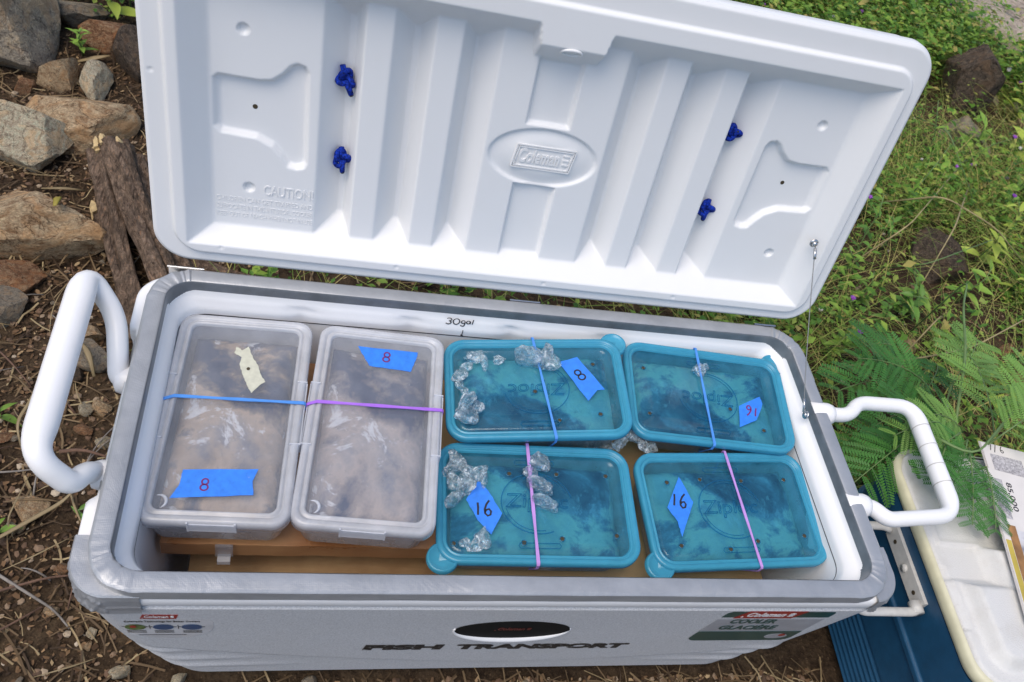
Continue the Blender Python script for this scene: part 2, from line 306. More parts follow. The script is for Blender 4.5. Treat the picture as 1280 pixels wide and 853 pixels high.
MT['stem'] = simple('green stem', (0.12, 0.19, 0.06), 0.55, var=0.25); MT['drystem'] = simple('dry stalk', (0.34, 0.27, 0.13), 0.7, var=0.3, vs_=15)
MT['twig'] = simple('brown twig', (0.12, 0.065, 0.04), 0.8, var=0.4, vs_=40, bs=0.6, bscale=120, bd=0.003)
MT['redtwig'] = simple('reddish twig', (0.19, 0.085, 0.055), 0.7, var=0.3, vs_=40, bs=0.5, bscale=80, bd=0.003)
MT['greytwig'] = simple('grey twig', (0.20, 0.175, 0.15), 0.8, var=0.35, vs_=40, bs=0.6, bscale=120, bd=0.003)
MT['petal'] = simple('purple petal', (0.28, 0.07, 0.42), 0.6)
MT['yleaf'] = leafmat('yellow fallen leaf', (0.42, 0.34, 0.05)); MT['dryleaf'] = leafmat('dry tan leaf', (0.36, 0.27, 0.14))
MT['droplet'] = clear_plastic('water', (0.98, 0.99, 1.0), (0.85, 0.88, 0.9), 0.03, 0.03, 30, 0.02)

# ------------------------------------------------------------------ mesh builder
class MB:
    def __init__(s): s.v = []; s.f = []; s.n = 0
    def add(s, v, f):
        v = np.asarray(v, float).reshape(-1, 3); s.v.append(v); o = s.n
        s.f.extend([tuple(int(i) + o for i in q) for q in f]); s.n += len(v); return s
    def rings(s, rs, closed=True, cap0=False, cap1=False):
        m = len(rs[0]); f = []
        for i in range(len(rs) - 1):
            for j in range(m if closed else m - 1):
                k = (j + 1) % m
                f.append((i * m + j, i * m + k, (i + 1) * m + k, (i + 1) * m + j))
        if cap0: f.append(tuple(range(m - 1, -1, -1)))
        if cap1: f.append(tuple(range((len(rs) - 1) * m, len(rs) * m)))
        return s.add(np.concatenate([np.asarray(r, float) for r in rs]), f)
    def tube(s, pts, r, n=8, caps=True, flat=1.0, up=None):
        P = [Vector(p) for p in pts]; m = len(P)
        rr_ = r if hasattr(r, '__len__') else [r] * m
        t0 = (P[1] - P[0]).normalized(); u = Vector(up) if up else (Vector((0, 0, 1)) if abs(t0.z) < 0.9 else Vector((1, 0, 0)))
        rs = []
        for i in range(m):
            t = (P[min(i + 1, m - 1)] - P[max(i - 1, 0)]).normalized()
            a = t.cross(u); a = a.normalized() if a.length > 1e-6 else Vector((1, 0, 0)); b = a.cross(t).normalized(); u = b if not up else u
            rs.append([P[i] + (a * math.cos(2 * PI * k / n) + b * (flat * math.sin(2 * PI * k / n))) * rr_[i] for k in range(n)])
        return s.rings([np.array([tuple(q) for q in x]) for x in rs], True, caps, caps)
    def box(s, lo, hi):
        x0, y0, z0 = lo; x1, y1, z1 = hi
        return s.add([(x0, y0, z0), (x1, y0, z0), (x1, y1, z0), (x0, y1, z0), (x0, y0, z1), (x1, y0, z1), (x1, y1, z1), (x0, y1, z1)],
                     [(0, 3, 2, 1), (4, 5, 6, 7), (0, 1, 5, 4), (1, 2, 6, 5), (2, 3, 7, 6), (3, 0, 4, 7)])
    def build(s, name, mat, parent=None, smooth=True, off=None, mesh_only=False, auto=None):
        v = np.concatenate(s.v) if s.v else np.zeros((0, 3))
        if off is not None: v = v - np.asarray(off, float)
        me = bpy.data.meshes.new(name); me.from_pydata(v.tolist(), [], s.f)
        if smooth: me.polygons.foreach_set('use_smooth', [True] * len(me.polygons))
        if auto: me.set_sharp_from_angle(angle=R(auto))
        me.materials.append(MT[mat] if isinstance(mat, str) else mat); me.update()
        return me if mesh_only else link(name, me, parent)
def link(name, me, parent=None):
    o = bpy.data.objects.new(name, me); col.objects.link(o)
    if parent is not None: o.parent = parent
    return o
def tag(o, label=None, cat=None, group=None, kind=None):
    if label: o['label'] = label
    if cat: o['category'] = cat
    if group: o['group'] = group
    if kind: o['kind'] = kind
    return o
def thing(name, loc, label, cat, group=None, rot=None):
    o = bpy.data.objects.new(name, None); col.objects.link(o); o.location = loc; o.empty_display_size = 0.05
    if rot is not None: o.rotation_euler = rot
    return tag(o, label, cat, group)
def rr(hx, hy, r, z=0.0, cx=0.0, cy=0.0, n1=14, n2=8, nc=8):
    """rounded rectangle, counter-clockwise from the left end of the front side"""
    r = max(min(r, hx - 1e-4, hy - 1e-4), 1e-4); p = []
    for k in range(n1): p.append((-hx + r + (2 * hx - 2 * r) * k / n1, -hy))
    for k in range(nc): a = -PI / 2 + PI / 2 * k / nc; p.append((hx - r + r * math.cos(a), -hy + r + r * math.sin(a)))
    for k in range(n2): p.append((hx, -hy + r + (2 * hy - 2 * hy * 0 - 2 * r) * k / n2))
    for k in range(nc): a = PI / 2 * k / nc; p.append((hx - r + r * math.cos(a), hy - r + r * math.sin(a)))
    for k in range(n1): p.append((hx - r - (2 * hx - 2 * r) * k / n1, hy))
    for k in range(nc): a = PI / 2 + PI / 2 * k / nc; p.append((-hx + r + r * math.cos(a), hy - r + r * math.sin(a)))
    for k in range(n2): p.append((-hx, hy - r - (2 * hy - 2 * r) * k / n2))
    for k in range(nc): a = PI + PI / 2 * k / nc; p.append((-hx + r + r * math.cos(a), -hy + r + r * math.sin(a)))
    a = np.array(p); return np.column_stack([a[:, 0] + cx, a[:, 1] + cy, np.full(len(a), z)])
def sstep(a, b, x): t = np.clip((x - a) / (b - a), 0, 1); return t * t * (3 - 2 * t)
_tc = {}
def text2d(body, size=1.0, bold=0.0, shear=0.0):
    """(vertices, faces) of a line of text laid in XY, centred on 0,0, cap height = size"""
    key = (body, bold, shear)
    if key not in _tc:
        cu = bpy.data.curves.new('lettering', 'FONT'); cu.body = body; cu.offset = bold; cu.shear = shear; cu.resolution_u = 3; cu.fill_mode = 'FRONT'
        ob = bpy.data.objects.new('lettering', cu); col.objects.link(ob)
        me = ob.to_mesh(); v = np.zeros(len(me.vertices) * 3); me.vertices.foreach_get('co', v); v = v.reshape(-1, 3)[:, :2].copy()
        f = [tuple(p.vertices) for p in me.polygons]; ob.to_mesh_clear(); bpy.data.objects.remove(ob); bpy.data.curves.remove(cu)
        _tc[key] = (v, f)
    v, f = _tc[key]; v = v.copy()
    v[:, 0] -= (v[:, 0].min() + v[:, 0].max()) / 2; v[:, 1] -= 0.35; v *= size / 0.70
    return v, f
def fit(v, width, height=None):
    sx = width / (v[:, 0].max() - v[:, 0].min()); sy = sx if height is None else height / (v[:, 1].max() - v[:, 1].min())
    o = v.copy(); o[:, 0] *= sx; o[:, 1] = (o[:, 1] - (o[:, 1].max() + o[:, 1].min()) / 2) * sy; return o
def thick(mb, v2, f, fn, t):
    """flat 2-D faces pushed through fn(x, y, height) as a slab of thickness t"""
    n = len(v2); top = [fn(x, y, t) for x, y in v2]; bot = [fn(x, y, 0) for x, y in v2]
    from collections import Counter
    ed = Counter()
    for q in f:
        for i in range(len(q)): ed[(q[i], q[(i + 1) % len(q)])] += 1
    side = [(a, b, b + n, a + n)[::-1] for (a, b) in ed if (b, a) not in ed]
    mb.add(top + bot, list(f) + [tuple(i + n for i in q[::-1]) for q in f] + side); return mb
def strokes(mb, lines, wd, fn, t=0.0004):
    for ln in lines:
        P = np.array(ln, float); L = []
        T = np.gradient(P, axis=0); T /= np.maximum(np.linalg.norm(T, axis=1, keepdims=True), 1e-9); Nn = np.column_stack([-T[:, 1], T[:, 0]])
        a, b = P + Nn * wd / 2, P - Nn * wd / 2; v = np.concatenate([a, b]); m = len(P)
        thick(mb, v, [(i, i + m, i + m + 1, i + 1) for i in range(m - 1)], fn, t)
    return mb
def arc(cx, cy, rx, ry, a0, a1, n=14): return [(cx + rx * math.cos(R(a0 + (a1 - a0) * i / n)), cy + ry * math.sin(R(a0 + (a1 - a0) * i / n))) for i in range(n + 1)]
def digits(s):
    """hand-written figures in a unit-high box"""
    if s == '8': return [arc(0, 0.25, 0.24, 0.25, 80, 440, 20), arc(0, -0.25, 0.28, 0.26, 90, 450, 20)]
    if s == '16': return [[(-0.42, 0.45), (-0.40, 0.1), (-0.42, -0.4)], [(0.32, 0.62), (0.14, 0.35), (0.02, 0.0), (0.04, -0.28), (0.2, -0.45), (0.38, -0.36), (0.42, -0.14), (0.3, 0.02), (0.12, -0.04), (0.03, -0.2)]]
    return []
def ell(cx, cy, rx, ry, n=36): return [(cx + rx * math.cos(2 * PI * i / n), cy + ry * math.sin(2 * PI * i / n)) for i in range(n)]
def nz(x, y, z=0.0): return noise.noise(Vector((x, y, z)))

# ------------------------------------------------------------------ ground
def gz(x, y):
    b = 0.012 * nz(x * 2.1, y * 2.1) + 0.006 * nz(x * 7, y * 7, 3.1)
    edge = max(abs(x) - 0.5, abs(y - 0.26) - 0.2, 0.0)
    k = min(1.0, edge / 0.15)
    return b * k - 0.004 * k * 0 + 0.010 * nz(x * 18, y * 18, 9) * k * 0.4
def ground():
    c = np.concatenate([-np.geomspace(60, 3.2, 16), np.linspace(-3.0, 4.4, 200), np.geomspace(4.6, 60, 16)])
    c2 = np.concatenate([-np.geomspace(60, 1.2, 14), np.linspace(-1.0, 4.6, 160), np.geomspace(4.8, 60, 16)])
    v = [(x, y, gz(x, y)) for y in c2 for x in c]; n = len(c)
    f = [(j * n + i, j * n + i + 1, (j + 1) * n + i + 1, (j + 1) * n + i) for j in range(len(c2) - 1) for i in range(n - 1)]
    return tag(MB().add(v, f).build('ground', 'soil'), kind='structure')
ground()

# ------------------------------------------------------------------ big white cooler
HC = 0.46; CY = 0.259
cooler = thing('cooler', (0, CY, 0), 'long white cooler taped round its rim with silver tape and standing open', 'cooler')
CO = (0, CY, 0)
def yfront(z): return 0.003 + 0.037 * (1 - z / 0.44)
def crease(x): return 0.107 + 0.118 * (abs(x - 0.05) / 0.58) ** 1.7
def body():
    key = [(0.4330, .573, .002, .520, .047), (0.4290, .5770, .0015, .5205, .048), (0.4120, .5775, .0015, .5205, .048), (0.4075, .577, .0025, .5195, .048), (0.404, .578, .0045, .515, .046),
           (0.30, .566, yfront(.30), .506, .050), (0.20, .551, yfront(.20), .498, .060), (0.10, .531, yfront(.10), .487, .078), (0.05, .516, yfront(.05), .479, .082), (0.018, .500, .046, .470, .085), (0.004, .487, .056, .460, .085)]
    ks = np.array(key); zs = np.concatenate([np.array([.433, .4315, .429, .424, .418, .412, .4095, .4075, .4055, .404]), np.linspace(.402, .02, 150), [.016, .011, .007, .004]])
    rs = []
    for z in zs:
        hx, y0, y1, r = [np.interp(-z, -ks[:, 0], ks[:, k]) for k in range(1, 5)]
        ring = rr(hx, (y1 - y0) / 2, r, z, 0, (y0 + y1) / 2, 110, 40, 14)
        x, y = ring[:, 0], ring[:, 1]
        fr = sstep(0.10, 0.06, y) * (z < 0.403)
        # raised upper field above the long curved crease, and short flutes at the lower corners
        up = sstep(crease(0) * 0 - .002, .002, z - np.array([crease(a) for a in x]))
        dy = -0.0040 * up
        for zz, ext in ((.185, .13), (.140, .20), (.098, .27)):
            for sg in (-1, 1):
                t = np.clip((sg * x - (0.54 - ext)) / ext, 0, 1)
                dy = dy - 0.005 * t * np.exp(-((z - zz) / 0.011) ** 2) * (z < .22)
        ring[:, 1] += dy * fr
        # scooped handle recess in both ends
        rec = sstep(.125, .15, y) * sstep(.41, .385, y) * sstep(.20, .26, z) * (1 - sstep(.4335, .436, z))
        ring[:, 0] -= np.sign(x) * 0.038 * rec * (np.abs(x) > 0.45)
        rs.append(ring)
    o = MB().rings(rs, True, False, True).build('body', 'body', cooler, off=CO)
    return o
bodyo = body()
# the smooth bright lip under the tape is its own moulding
lip = MB(); lip.rings([rr(.5790 + d, .2590 + d, .050, z, 0, CY, 110, 40, 14) for d, z in ((-.024, .4432), (-.012, .4430), (-.004, .4420), (0, .4385), (.0012, .428), (.0008, .4165), (-.003, .4085))])
def scoop(mb):
    for a in mb.v:
        rec = sstep(.125, .15, a[:, 1]) * sstep(.41, .385, a[:, 1]); a[:, 0] -= np.sign(a[:, 0]) * 0.038 * rec * (np.abs(a[:, 0]) > 0.572)
scoop(lip); lip.build('rim_lip', 'white', cooler, off=CO)
def liner():
    prof = [(.4450, .5345, .0255, .4925, .034), (.4330, .5330, .0275, .4905, .034), (.4300, .5300, .0310, .4885, .034), (.4240, .5250, .035, .4860, .034), (.4170, .5205, .039, .4835, .036), (.4130, .5190, .0405, .4815, .036), (.4080, .5185, .041, .481, .037),
            (.3800, .5170, .043, .4795, .047), (.3000, .5120, .048, .476, .047), (.1500, .5000, .058, .466, .047), (.0650, .4930, .064, .46, .047), (.0500, .4800, .075, .45, .045)]
    rs = [rr(hx, (y1 - y0) / 2, r, z, 0, (y0 + y1) / 2, 60, 30, 12)[::-1] for z, hx, y0, y1, r in prof]
    for ring in rs[3:8]:     # soft half-round dents in the step of the back wall
        for cx in (-.335, -.157, .018, .19):
            ring[:, 1] += 0.006 * np.exp(-((ring[:, 0] - cx) / .014) ** 2) * (ring[:, 1] > .45)
    return MB().rings(rs, True, False, True).build('liner', 'white', cooler, off=CO)
liner()
# duct tape wrapped over the rim
def taperim():
    prof = [(-.0022, .4398), (-.0024, .4415), (-.0022, .4435), (-.0020, .446), (-.0018, .452), (-.0014, .4578), (.0004, .4594), (.0026, .4606), (.011, .4609), (.0215, .4606), (.0240, .4596), (.0250, .4584)]
    rs = []; wr = random.Random(3)
    for i, (d, z) in enumerate(prof):
        ring = rr(.560 - d, .259 - d, .062 - d, z, 0, CY, 180, 90, 26)
        for k in range(len(ring)):
            x, y, _ = ring[k]
            ex = max(abs(x) - .485, 0) * max(abs(y - CY) - .185, 0)
            cr_ = min(1.0, ex * 900)
            a = .0004 * nz(x * 14, y * 14, i * .35) + cr_ * (.0010 * nz(x * 60, y * 60, i * .3))
            b = .0004 * nz(x * 9 + 5, y * 9, i * .35) + cr_ * (.0017 * nz(k * .62, 5.5, 1.0 + .05 * i) + .0011 * nz(k * 1.5, 2.5, .1 * i)) * (1 if 2 < i < 12 else .3)
            ring[k] = (x * (1 + a / .5), CY + (y - CY) * (1 + a / .25), z + b)
        rs.append(ring)
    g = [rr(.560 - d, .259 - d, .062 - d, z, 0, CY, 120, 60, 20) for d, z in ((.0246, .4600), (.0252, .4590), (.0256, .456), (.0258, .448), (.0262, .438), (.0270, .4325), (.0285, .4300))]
    MB().rings(g).build('rim_inner_strip', 'inner_strip', cooler, off=CO)  # strip down the inner face of the rim, coloured darker than the tape
    return MB().rings(rs).build('tape_rim', 'tape', cooler, off=CO, auto=24)
taperim()
def tapecorner(sx, seed, span, zlo):
    """crumpled flap of tape folded round a front corner below the rim"""
    mb = MB(); rs = []; r0 = .050
    for i, z in enumerate(np.linspace(.4440, zlo, 14)):
        ring = []
        for k in range(64):
            t = k / 63
            a = span[0] + (span[1] - span[0]) * t
            cx, cy = .5800 - r0, -.0024 + r0
            if a < 0: p = (cx + a, cy - r0); nn = (0, -1)
            elif a > 90: p = (cx + r0, cy + (a - 90) * .001); nn = (1, 0)
            else: p = (cx + r0 * math.sin(R(a)), cy - r0 * math.cos(R(a))); nn = (math.sin(R(a)), -math.cos(R(a)))
            zz = z + .008 * nz(t * 6 + seed, 2.2) * (i / 13)
            d = .0016 + (.0045 * abs(nz(t * 7 + seed + i * .12, i * .30, 1)) + .0035 * abs(nz(t * 15 - i * .2, i * .45 + seed, 4)) - .0008) * min(1, i / 3)
            d *= min(1, .25 + t * 6)
            if z > .438: d *= .5
            ring.append((sx * (p[0] + nn[0] * d), p[1] + nn[1] * d, zz))
        rs.append(ring if sx > 0 else ring[::-1])
    pre = []
    for ins, z in ((-.030, .4448), (-.014, .4462), (-.002, .4464)):
        ring = []
        for q in rs[0]:
            c = np.array((sx * (.5800 - r0), -.0024 + r0)); p = np.array(q[:2]); dv = p - c
            if p[1] > c[1]: dv = np.array((sx * r0, 0.0)); c = p - dv
            elif abs(p[0]) < abs(c[0]): dv = np.array((0.0, -r0)); c = p - dv
            dv = dv / np.linalg.norm(dv); e = p + dv * ins; ring.append((e[0], e[1], z + .0012 * nz(e[0] * 60 + seed, e[1] * 60)))
        pre.append(ring)
    rs = pre + rs
    mb.rings(rs, False); o = mb.build('tape_patch', 'tape', cooler, off=CO, auto=20); return o
tapecorner(-1, 2.0, (-.035, 118), .396); tapecorner(1, 7.5, (4, 128), .408)
# 30 gal pen line round the liner
def penline():
    mb = MB()
    def hx(z): return .5170 + (z - .38) / .028 * .0015
    z0, z1 = .3985, .4003
    a = rr(.5180 - .0004, .2195 - .0006, .0395, z0, 0, .261, 60, 30, 12); b = rr(.5182 - .0004, .2198 - .0006, .0395, z1, 0, .261, 60, 30, 12)
    keep = []
    mb.rings([b, a]); mb.build('fill_line', 'ink', cooler, off=CO)
    L = [arc(0, .25, .28, .25, 150, -90, 10) + [(.02, 0.0)] + arc(-.02, -.25, .30, .25, 80, -150, 10), arc(.85, 0, .36, .47, 70, 430, 20),
         arc(1.62, .0, .22, .24, 30, 360, 14) + [(1.84, .1), (1.83, -.4)] + arc(1.6, -.45, .22, .2, 10, -160, 8), arc(2.2, 0, .2, .24, 30, 390, 14) + [(2.42, .22), (2.44, -.25)], [(2.72, .5), (2.70, .1), (2.68, -.26)]]
    k = .0148
    ly = lambda z: float(np.interp(z, [.38, .408, .413, .417, .424, .43, .444], [.4795, .481, .4815, .4835, .486, .487, .488])) - .0007
    fn = lambda x, y, h: (-.0945 + x * .0152, ly(.4300 + y * .0135) - h, .4300 + y * .0135)
    mb = MB(); strokes(mb, L, .12, lambda x, y, h: fn(x, y, h), .0002)
    ar = [[(.0, 1.0), (.05, .5), (-.05, -.9)], [(-.35, -.45), (-.06, -1.0), (.38, -.5)]]
    strokes(mb, ar, .22, lambda x, y, h: (-.0675 + x * .006, ly(.4070 + y * .0072) - h, .4070 + y * .0072), .0002)
    mb.build('pen_writing', 'ink', cooler, off=CO)
penline()
# bail handles
def smoothpath(P, r=.03, n=6):
    P = [Vector(p) for p in P]; out = [P[0]]
    for i in range(1, len(P) - 1):
        a, b, c = P[i - 1], P[i], P[i + 1]; rr2 = min(r if not hasattr(r, '__len__') else r[i], (a - b).length * .49, (c - b).length * .49)
        p, q = b + (a - b).normalized() * rr2, b + (c - b).normalized() * rr2
        for k in range(n + 1): t = k / n; out.append(p * (1 - t) ** 2 + b * (2 * t * (1 - t)) + q * t ** 2)
    out.append(P[-1]); return out
def dens(P, d=.008):
    out = [P[0]]
    for a, b in zip(P, P[1:]):
        k = max(1, int((b - a).length / d))
        for i in range(1, k + 1): out.append(a.lerp(b, i / k))
    return out
def handle(sx, P, grip_r, arm_r, lbl):
    pa = dens(smoothpath(P, .034, 7)); mb = MB()
    g0, g1 = Vector(P[len(P) // 2 - 1]), Vector(P[len(P) // 2])
    rad = []
    for p in pa:
        ax = (g1 - g0).normalized(); t = (p - g0).dot(ax) / (g1 - g0).length; dd = ((p - g0) - ax * (p - g0).dot(ax)).length
        k = max(0, 1 - dd / .03) * float(sstep(-.02, .16, np.float64(t)) * sstep(1.02, .84, np.float64(t)))
        rad.append(arm_r + (grip_r - arm_r) * k)
    mb.tube(pa, rad, 16, True, 1.12)
    o = mb.build('handle', 'handle', cooler, off=CO); o['label'] = lbl
    for q in (P[0], P[-1]):
        b = MB(); b.tube([(sx * .535, q[1], q[2]), (sx * .572, q[1], q[2]), (sx * .580, q[1], q[2]), (sx * .5835, q[1], q[2])], [.021, .020, .0175, .010], 18)
        b.build('handle_pivot', 'handle', cooler, off=CO)
    return o
handle(-1, [(-.552, .322, .428), (-.578, .322, .430), (-.582, .352, .452), (-.590, .398, .478), (-.630, .436, .525), (-.629, .136, .525), (-.592, .128, .474), (-.584, .152, .462), (-.578, .168, .436), (-.552, .168, .430)], 0.0182, .0140, 'raised bail handle at the left end')
hr = handle(1, [(.556, .338, .443), (.618, .338, .4435), (.648, .368, .444), (.764, .368, .4435), (.748, .148, .4425), (.610, .136, .442), (.590, .160, .442), (.556, .160, .442)], .0150, .0125, 'bail handle lowered level at the right end, scuffed grip')
for t in (.22, .40, .58, .74):      # worn tape edges round the right grip
    p = Vector((.764, .368, .4435)).lerp(Vector((.748, .148, .4425)), t); a = (Vector((.748, .148, .4425)) - Vector((.764, .368, .4435))).normalized()
    MB().tube([p - a * .0009, p + a * .0009], [.01575] * 2, 20, False, 1.12).build('grip_seam', 'greyplastic', cooler, off=CO)
# hinges
for x, l in ((-.515, .05), (.035, .05), (.50, .04)):
    h = MB(); h.box((x - l / 2, .5200, .444), (x + l / 2, .5225, .4570)); h.tube([(x - l / 2 - .002, .5225, .4570), (x + l / 2 + .002, .5225, .4570)], .0022, 10); h.build('hinge', 'steel', cooler, smooth=False, off=CO)

# ------------------------------------------------------------------ lid (a moulded height field, hinged open)
TH = 1.35858122; LP0 = np.array([0, .51827 + .0036, HC + .010]); LE = np.array([0, math.cos(TH), math.sin(TH)]); LN = np.array([0, -math.sin(TH), math.cos(TH)])
def lidp(x, s, h): return np.array([x - .033 * (s - .245), 0, 0]) + LP0 + LE * s + LN * h
LX0, LX1, LS1, LRAD = -.568, .575, .5205, .052; LC = .0075
def sdrr(x, s, x0, x1, s0, s1, r):
    cx, cs, hx, hs = (x0 + x1) / 2, (s0 + s1) / 2, (x1 - x0) / 2 - r, (s1 - s0) / 2 - r
    a, b = np.abs(x - cx) - hx, np.abs(s - cs) - hs
    return r - np.hypot(np.maximum(a, 0), np.maximum(b, 0)) - np.minimum(np.maximum(a, b), 0)      # inside positive
def polysd(px, py, poly):
    d = np.full(px.shape, 9.0); ins = np.zeros(px.shape, bool); m = len(poly)
    for i in range(m):
        (ax, ay), (bx, by) = poly[i], poly[(i + 1) % m]; ex, ey = bx - ax, by - ay
        t = np.clip(((px - ax) * ex + (py - ay) * ey) / (ex * ex + ey * ey), 0, 1)
        d = np.minimum(d, np.hypot(px - ax - t * ex, py - ay - t * ey))
        c = (ay > py) != (by > py); ins ^= c & (px < (bx - ax) * (py - ay) / ((by - ay) if by != ay else 1e-9) + ax)
    return np.where(ins, d, -d)
def smax(a, b, k): h = np.clip(.5 + .5 * (a - b) / k, 0, 1); return b * (1 - h) + a * h + k * h * (1 - h)
POCK = [(-.478, .292), (-.472, .298), (-.418, .297), (-.400, .300), (-.385, .312), (-.3745, .325), (-.366, .329), (-.356, .326), (-.352, .318), (-.350, .180), (-.354, .172), (-.364, .169), (-.376, .171), (-.386, .186), (-.398, .200), (-.420, .211), (-.470, .214), (-.478, .222)]
def corr(a):
    xs = [0, .0955, .1240, .1290, .152, .191, .2080, .2170, .2480, .2865, .2970, .3060, .342, .60]
    hs = [-.030, -.030, -.065, -.065, -.030, -.030, -.065, -.065, -.030, -.030, -.065, -.065, -.030, -.030]
    return np.interp(a, xs, hs)
def lidh(x, s):
    a = np.abs(x - LC)
    c = (corr(a - .0012) + corr(a) + corr(a + .0012)) / 3
    # handle pockets
    for sg in (1, -1):
        px = x if sg == 1 else 2 * LC - x
        c = c - .010 * sstep(-.003, .0045, polysd(px, s, POCK))
    # channels above and below the oval badge
    for s0, s1 in ((.296, .60), (-.1, .194)):
        d = np.minimum(np.minimum(x + .0305, .0372 - x), np.minimum(s - s0, s1 - s)); c = c - .009 * sstep(-.0015, .003, d)
    # oval badge
    e = np.hypot((x - LC) / .087, (s - .2425) / .0475); dd = (1 - e) * .055
    c = c - .0045 * sstep(-.002, .0025, dd) + .0042 * sstep(.003, .03, dd)
    kt = .455 - .030 * sstep(-.048, -.040, x) * sstep(.062, .054, x)
    sid = .527 - a
    w_ = np.minimum(np.minimum(sid * .030 / .036, (s - .037) * .030 / .023), (kt - s) * .030 / .025)
    wall = -np.maximum(w_, 0)
    h = smax(wall, c, .0035)
    d = sdrr(x, s, LC - .5455, LC + .5455, .020, .484, .040)
    h = h - .007 * (1 - sstep(-.003, .004, d)) - .0012 * np.exp(-((d + .001) / .0015) ** 2)
    de = sdrr(x, s, LX0, LX1, 0, LS1, LRAD)
    h = h - .004 * (1 - sstep(0, .005, de))
    for cx, cs in ((-.4386, .366), (-.4315, .128), (.4473, .3676), (.453, .1257)):
        r_ = np.hypot(x - cx, s - cs); h = h - .006 * sstep(.0085, .0055, r_)
    for cx, cs in ((-.47, .022 + .012), (-.2, .032), (.05, .03), (.29, .03), (-.555, .30)):
        r_ = np.hypot(x - cx, s - cs); h = h - .0012 * sstep(.004, .002, r_)
    return h
def lid():
    nx, ns = 560, 270
    X, S = np.meshgrid(np.linspace(LX0, LX1, nx), np.linspace(0, LS1, ns))
    # wrap the square corners of the grid onto round ones
    cx, cs = (LX0 + LX1) / 2, LS1 / 2; hx, hs = (LX1 - LX0) / 2 - LRAD, LS1 / 2 - LRAD
    a, b = np.abs(X - cx) - hx, np.abs(S - cs) - hs; cor = (a > 0) & (b > 0)
    m_, l_ = np.maximum(a, b), np.hypot(a, b); k = np.where(cor, m_ / np.maximum(l_, 1e-9), 1)
    X = np.where(cor, cx + np.sign(X - cx) * (hx + a * k), X); S = np.where(cor, cs + np.sign(S - cs) * (hs + b * k), S)
    H = lidh(X, S)
    V = np.zeros((ns, nx, 3)); V[..., 0] = X - .033 * (S - .245); V += LP0 + S[..., None] * LE + H[..., None] * LN
    idx = np.arange(nx * ns).reshape(ns, nx)
    f = np.stack([idx[:-1, :-1], idx[:-1, 1:], idx[1:, 1:], idx[1:, :-1]], -1).reshape(-1, 4).tolist()
    mb = MB().add(V.reshape(-1, 3), f)
    # side wall and outer shell
    loop = np.concatenate([idx[0, :], idx[1:, -1], idx[-1, -2::-1], idx[-2:0, 0]])
    LX, LS, L0 = X.reshape(-1)[loop], S.reshape(-1)[loop], H.reshape(-1)[loop]
    rings_ = []
    for ins, h in ((0.0, None), (-.0015, -.016), (-.002, -.030), (.002, -.036), (.004, -.060), (.012, -.074), (.03, -.080)):
        qx, qs = cx + (LX - cx) * (1 - ins / (hx + LRAD)), cs + (LS - cs) * (1 - ins / (hs + LRAD))
        hh = L0 if h is None else np.full(len(LX), h)
        p = np.zeros((len(LX), 3)); p[:, 0] = qx - .033 * (qs - .245); p += LP0 + qs[:, None] * LE + hh[:, None] * LN; rings_.append(p)
    mb.rings([r_[::1] for r_ in rings_][::-1], True, False, False)
    m = len(LX); mb.add(rings_[-1], [tuple(range(m))])
    return mb.build('lid', 'lidwhite', cooler, off=CO)
lido = lid()
def onlidf(x, s, h): return tuple(lidp(x, s, h))
# badge lettering and other raised marks on the inside of the lid
def logo2d(parts, cx, cy, wd, ht, fn, t, frame=True, mat=None, slant=.22):
    """word in a slanted frame with a lantern sign and a registered sign"""
    mb = MB(); sx = wd; sy = ht
    v, f = text2d('Coleman', 1, .028, .18); v = fit(v, wd * .66, ht * .64); v[:, 0] += -wd * .075
    thick(mb, v + [cx, cy + ht * .05], f, fn, t)
    lx = cx + wd * .355
    thick(mb, np.array(ell(lx, cy + ht * .04, wd * .043, ht * .30, 16)), [tuple(range(16))], fn, t * .6)
    for q in (-.16, .04, .24): thick(mb, np.array([(lx - wd * .05, cy + ht * (q - .03)), (lx + wd * .05, cy + ht * (q - .03)), (lx + wd * .05, cy + ht * (q + .03)), (lx - wd * .05, cy + ht * (q + .03))]), [(0, 1, 2, 3)], fn, t)
    strokes(mb, [[(a + cx - wd * .455, b + cy - ht * .30) for a, b in ell(0, 0, wd * .016, ht * .09, 12)] + [(cx - wd * .439, cy - ht * .30)]], wd * .006, fn, t)
    if frame:
        q = [(-.5 - slant * .0, -.5), (.5 - slant * .25, -.5), (.5, .5), (-.5 + slant * .25, .5)]
        for k_ in (1.0, .93):
            pl = [(cx + a * wd * k_, cy + b * ht * (k_ if k_ == 1 else .84)) for a, b in q]; ring = []
            for i in range(4):
                a, b = np.array(pl[i]), np.array(pl[(i + 1) % 4])
                strokes(mb, [[tuple(a), tuple((a + b) / 2), tuple(b)]], ht * .05, fn, t)
    return mb
tl = lambda x, y, h: onlidf(x, y, -.0305 + h)
logo2d(None, .0085, .2425, .100, .038, lambda x, y, h: onlidf(x, y, -.0308 + h), .0022).build('embossed_logo', 'lidwhite', lido, smooth=False, off=CO)
emb = MB()
v, f = text2d('CAUTION!', 1); thick(emb, fit(v, .073, .0165) + [-.3735, .1265], f, tl, .0016)
for k, (ln, wd) in enumerate((('CHILDREN CAN GET TRAPPED AND', .142), ('SUFFOCATE IN THIS INTERIOR. COOLER', .142), ('KEEP OUT OF REACH WHEN NOT IN USE', .142))):
    v, f = text2d(ln, 1); thick(emb, fit(v, wd, .0082) + [-.4075, .1055 - k * .0135], f, tl, .0012)
emb.build('embossed_warning', 'lidwhite', lido, smooth=False, off=CO)
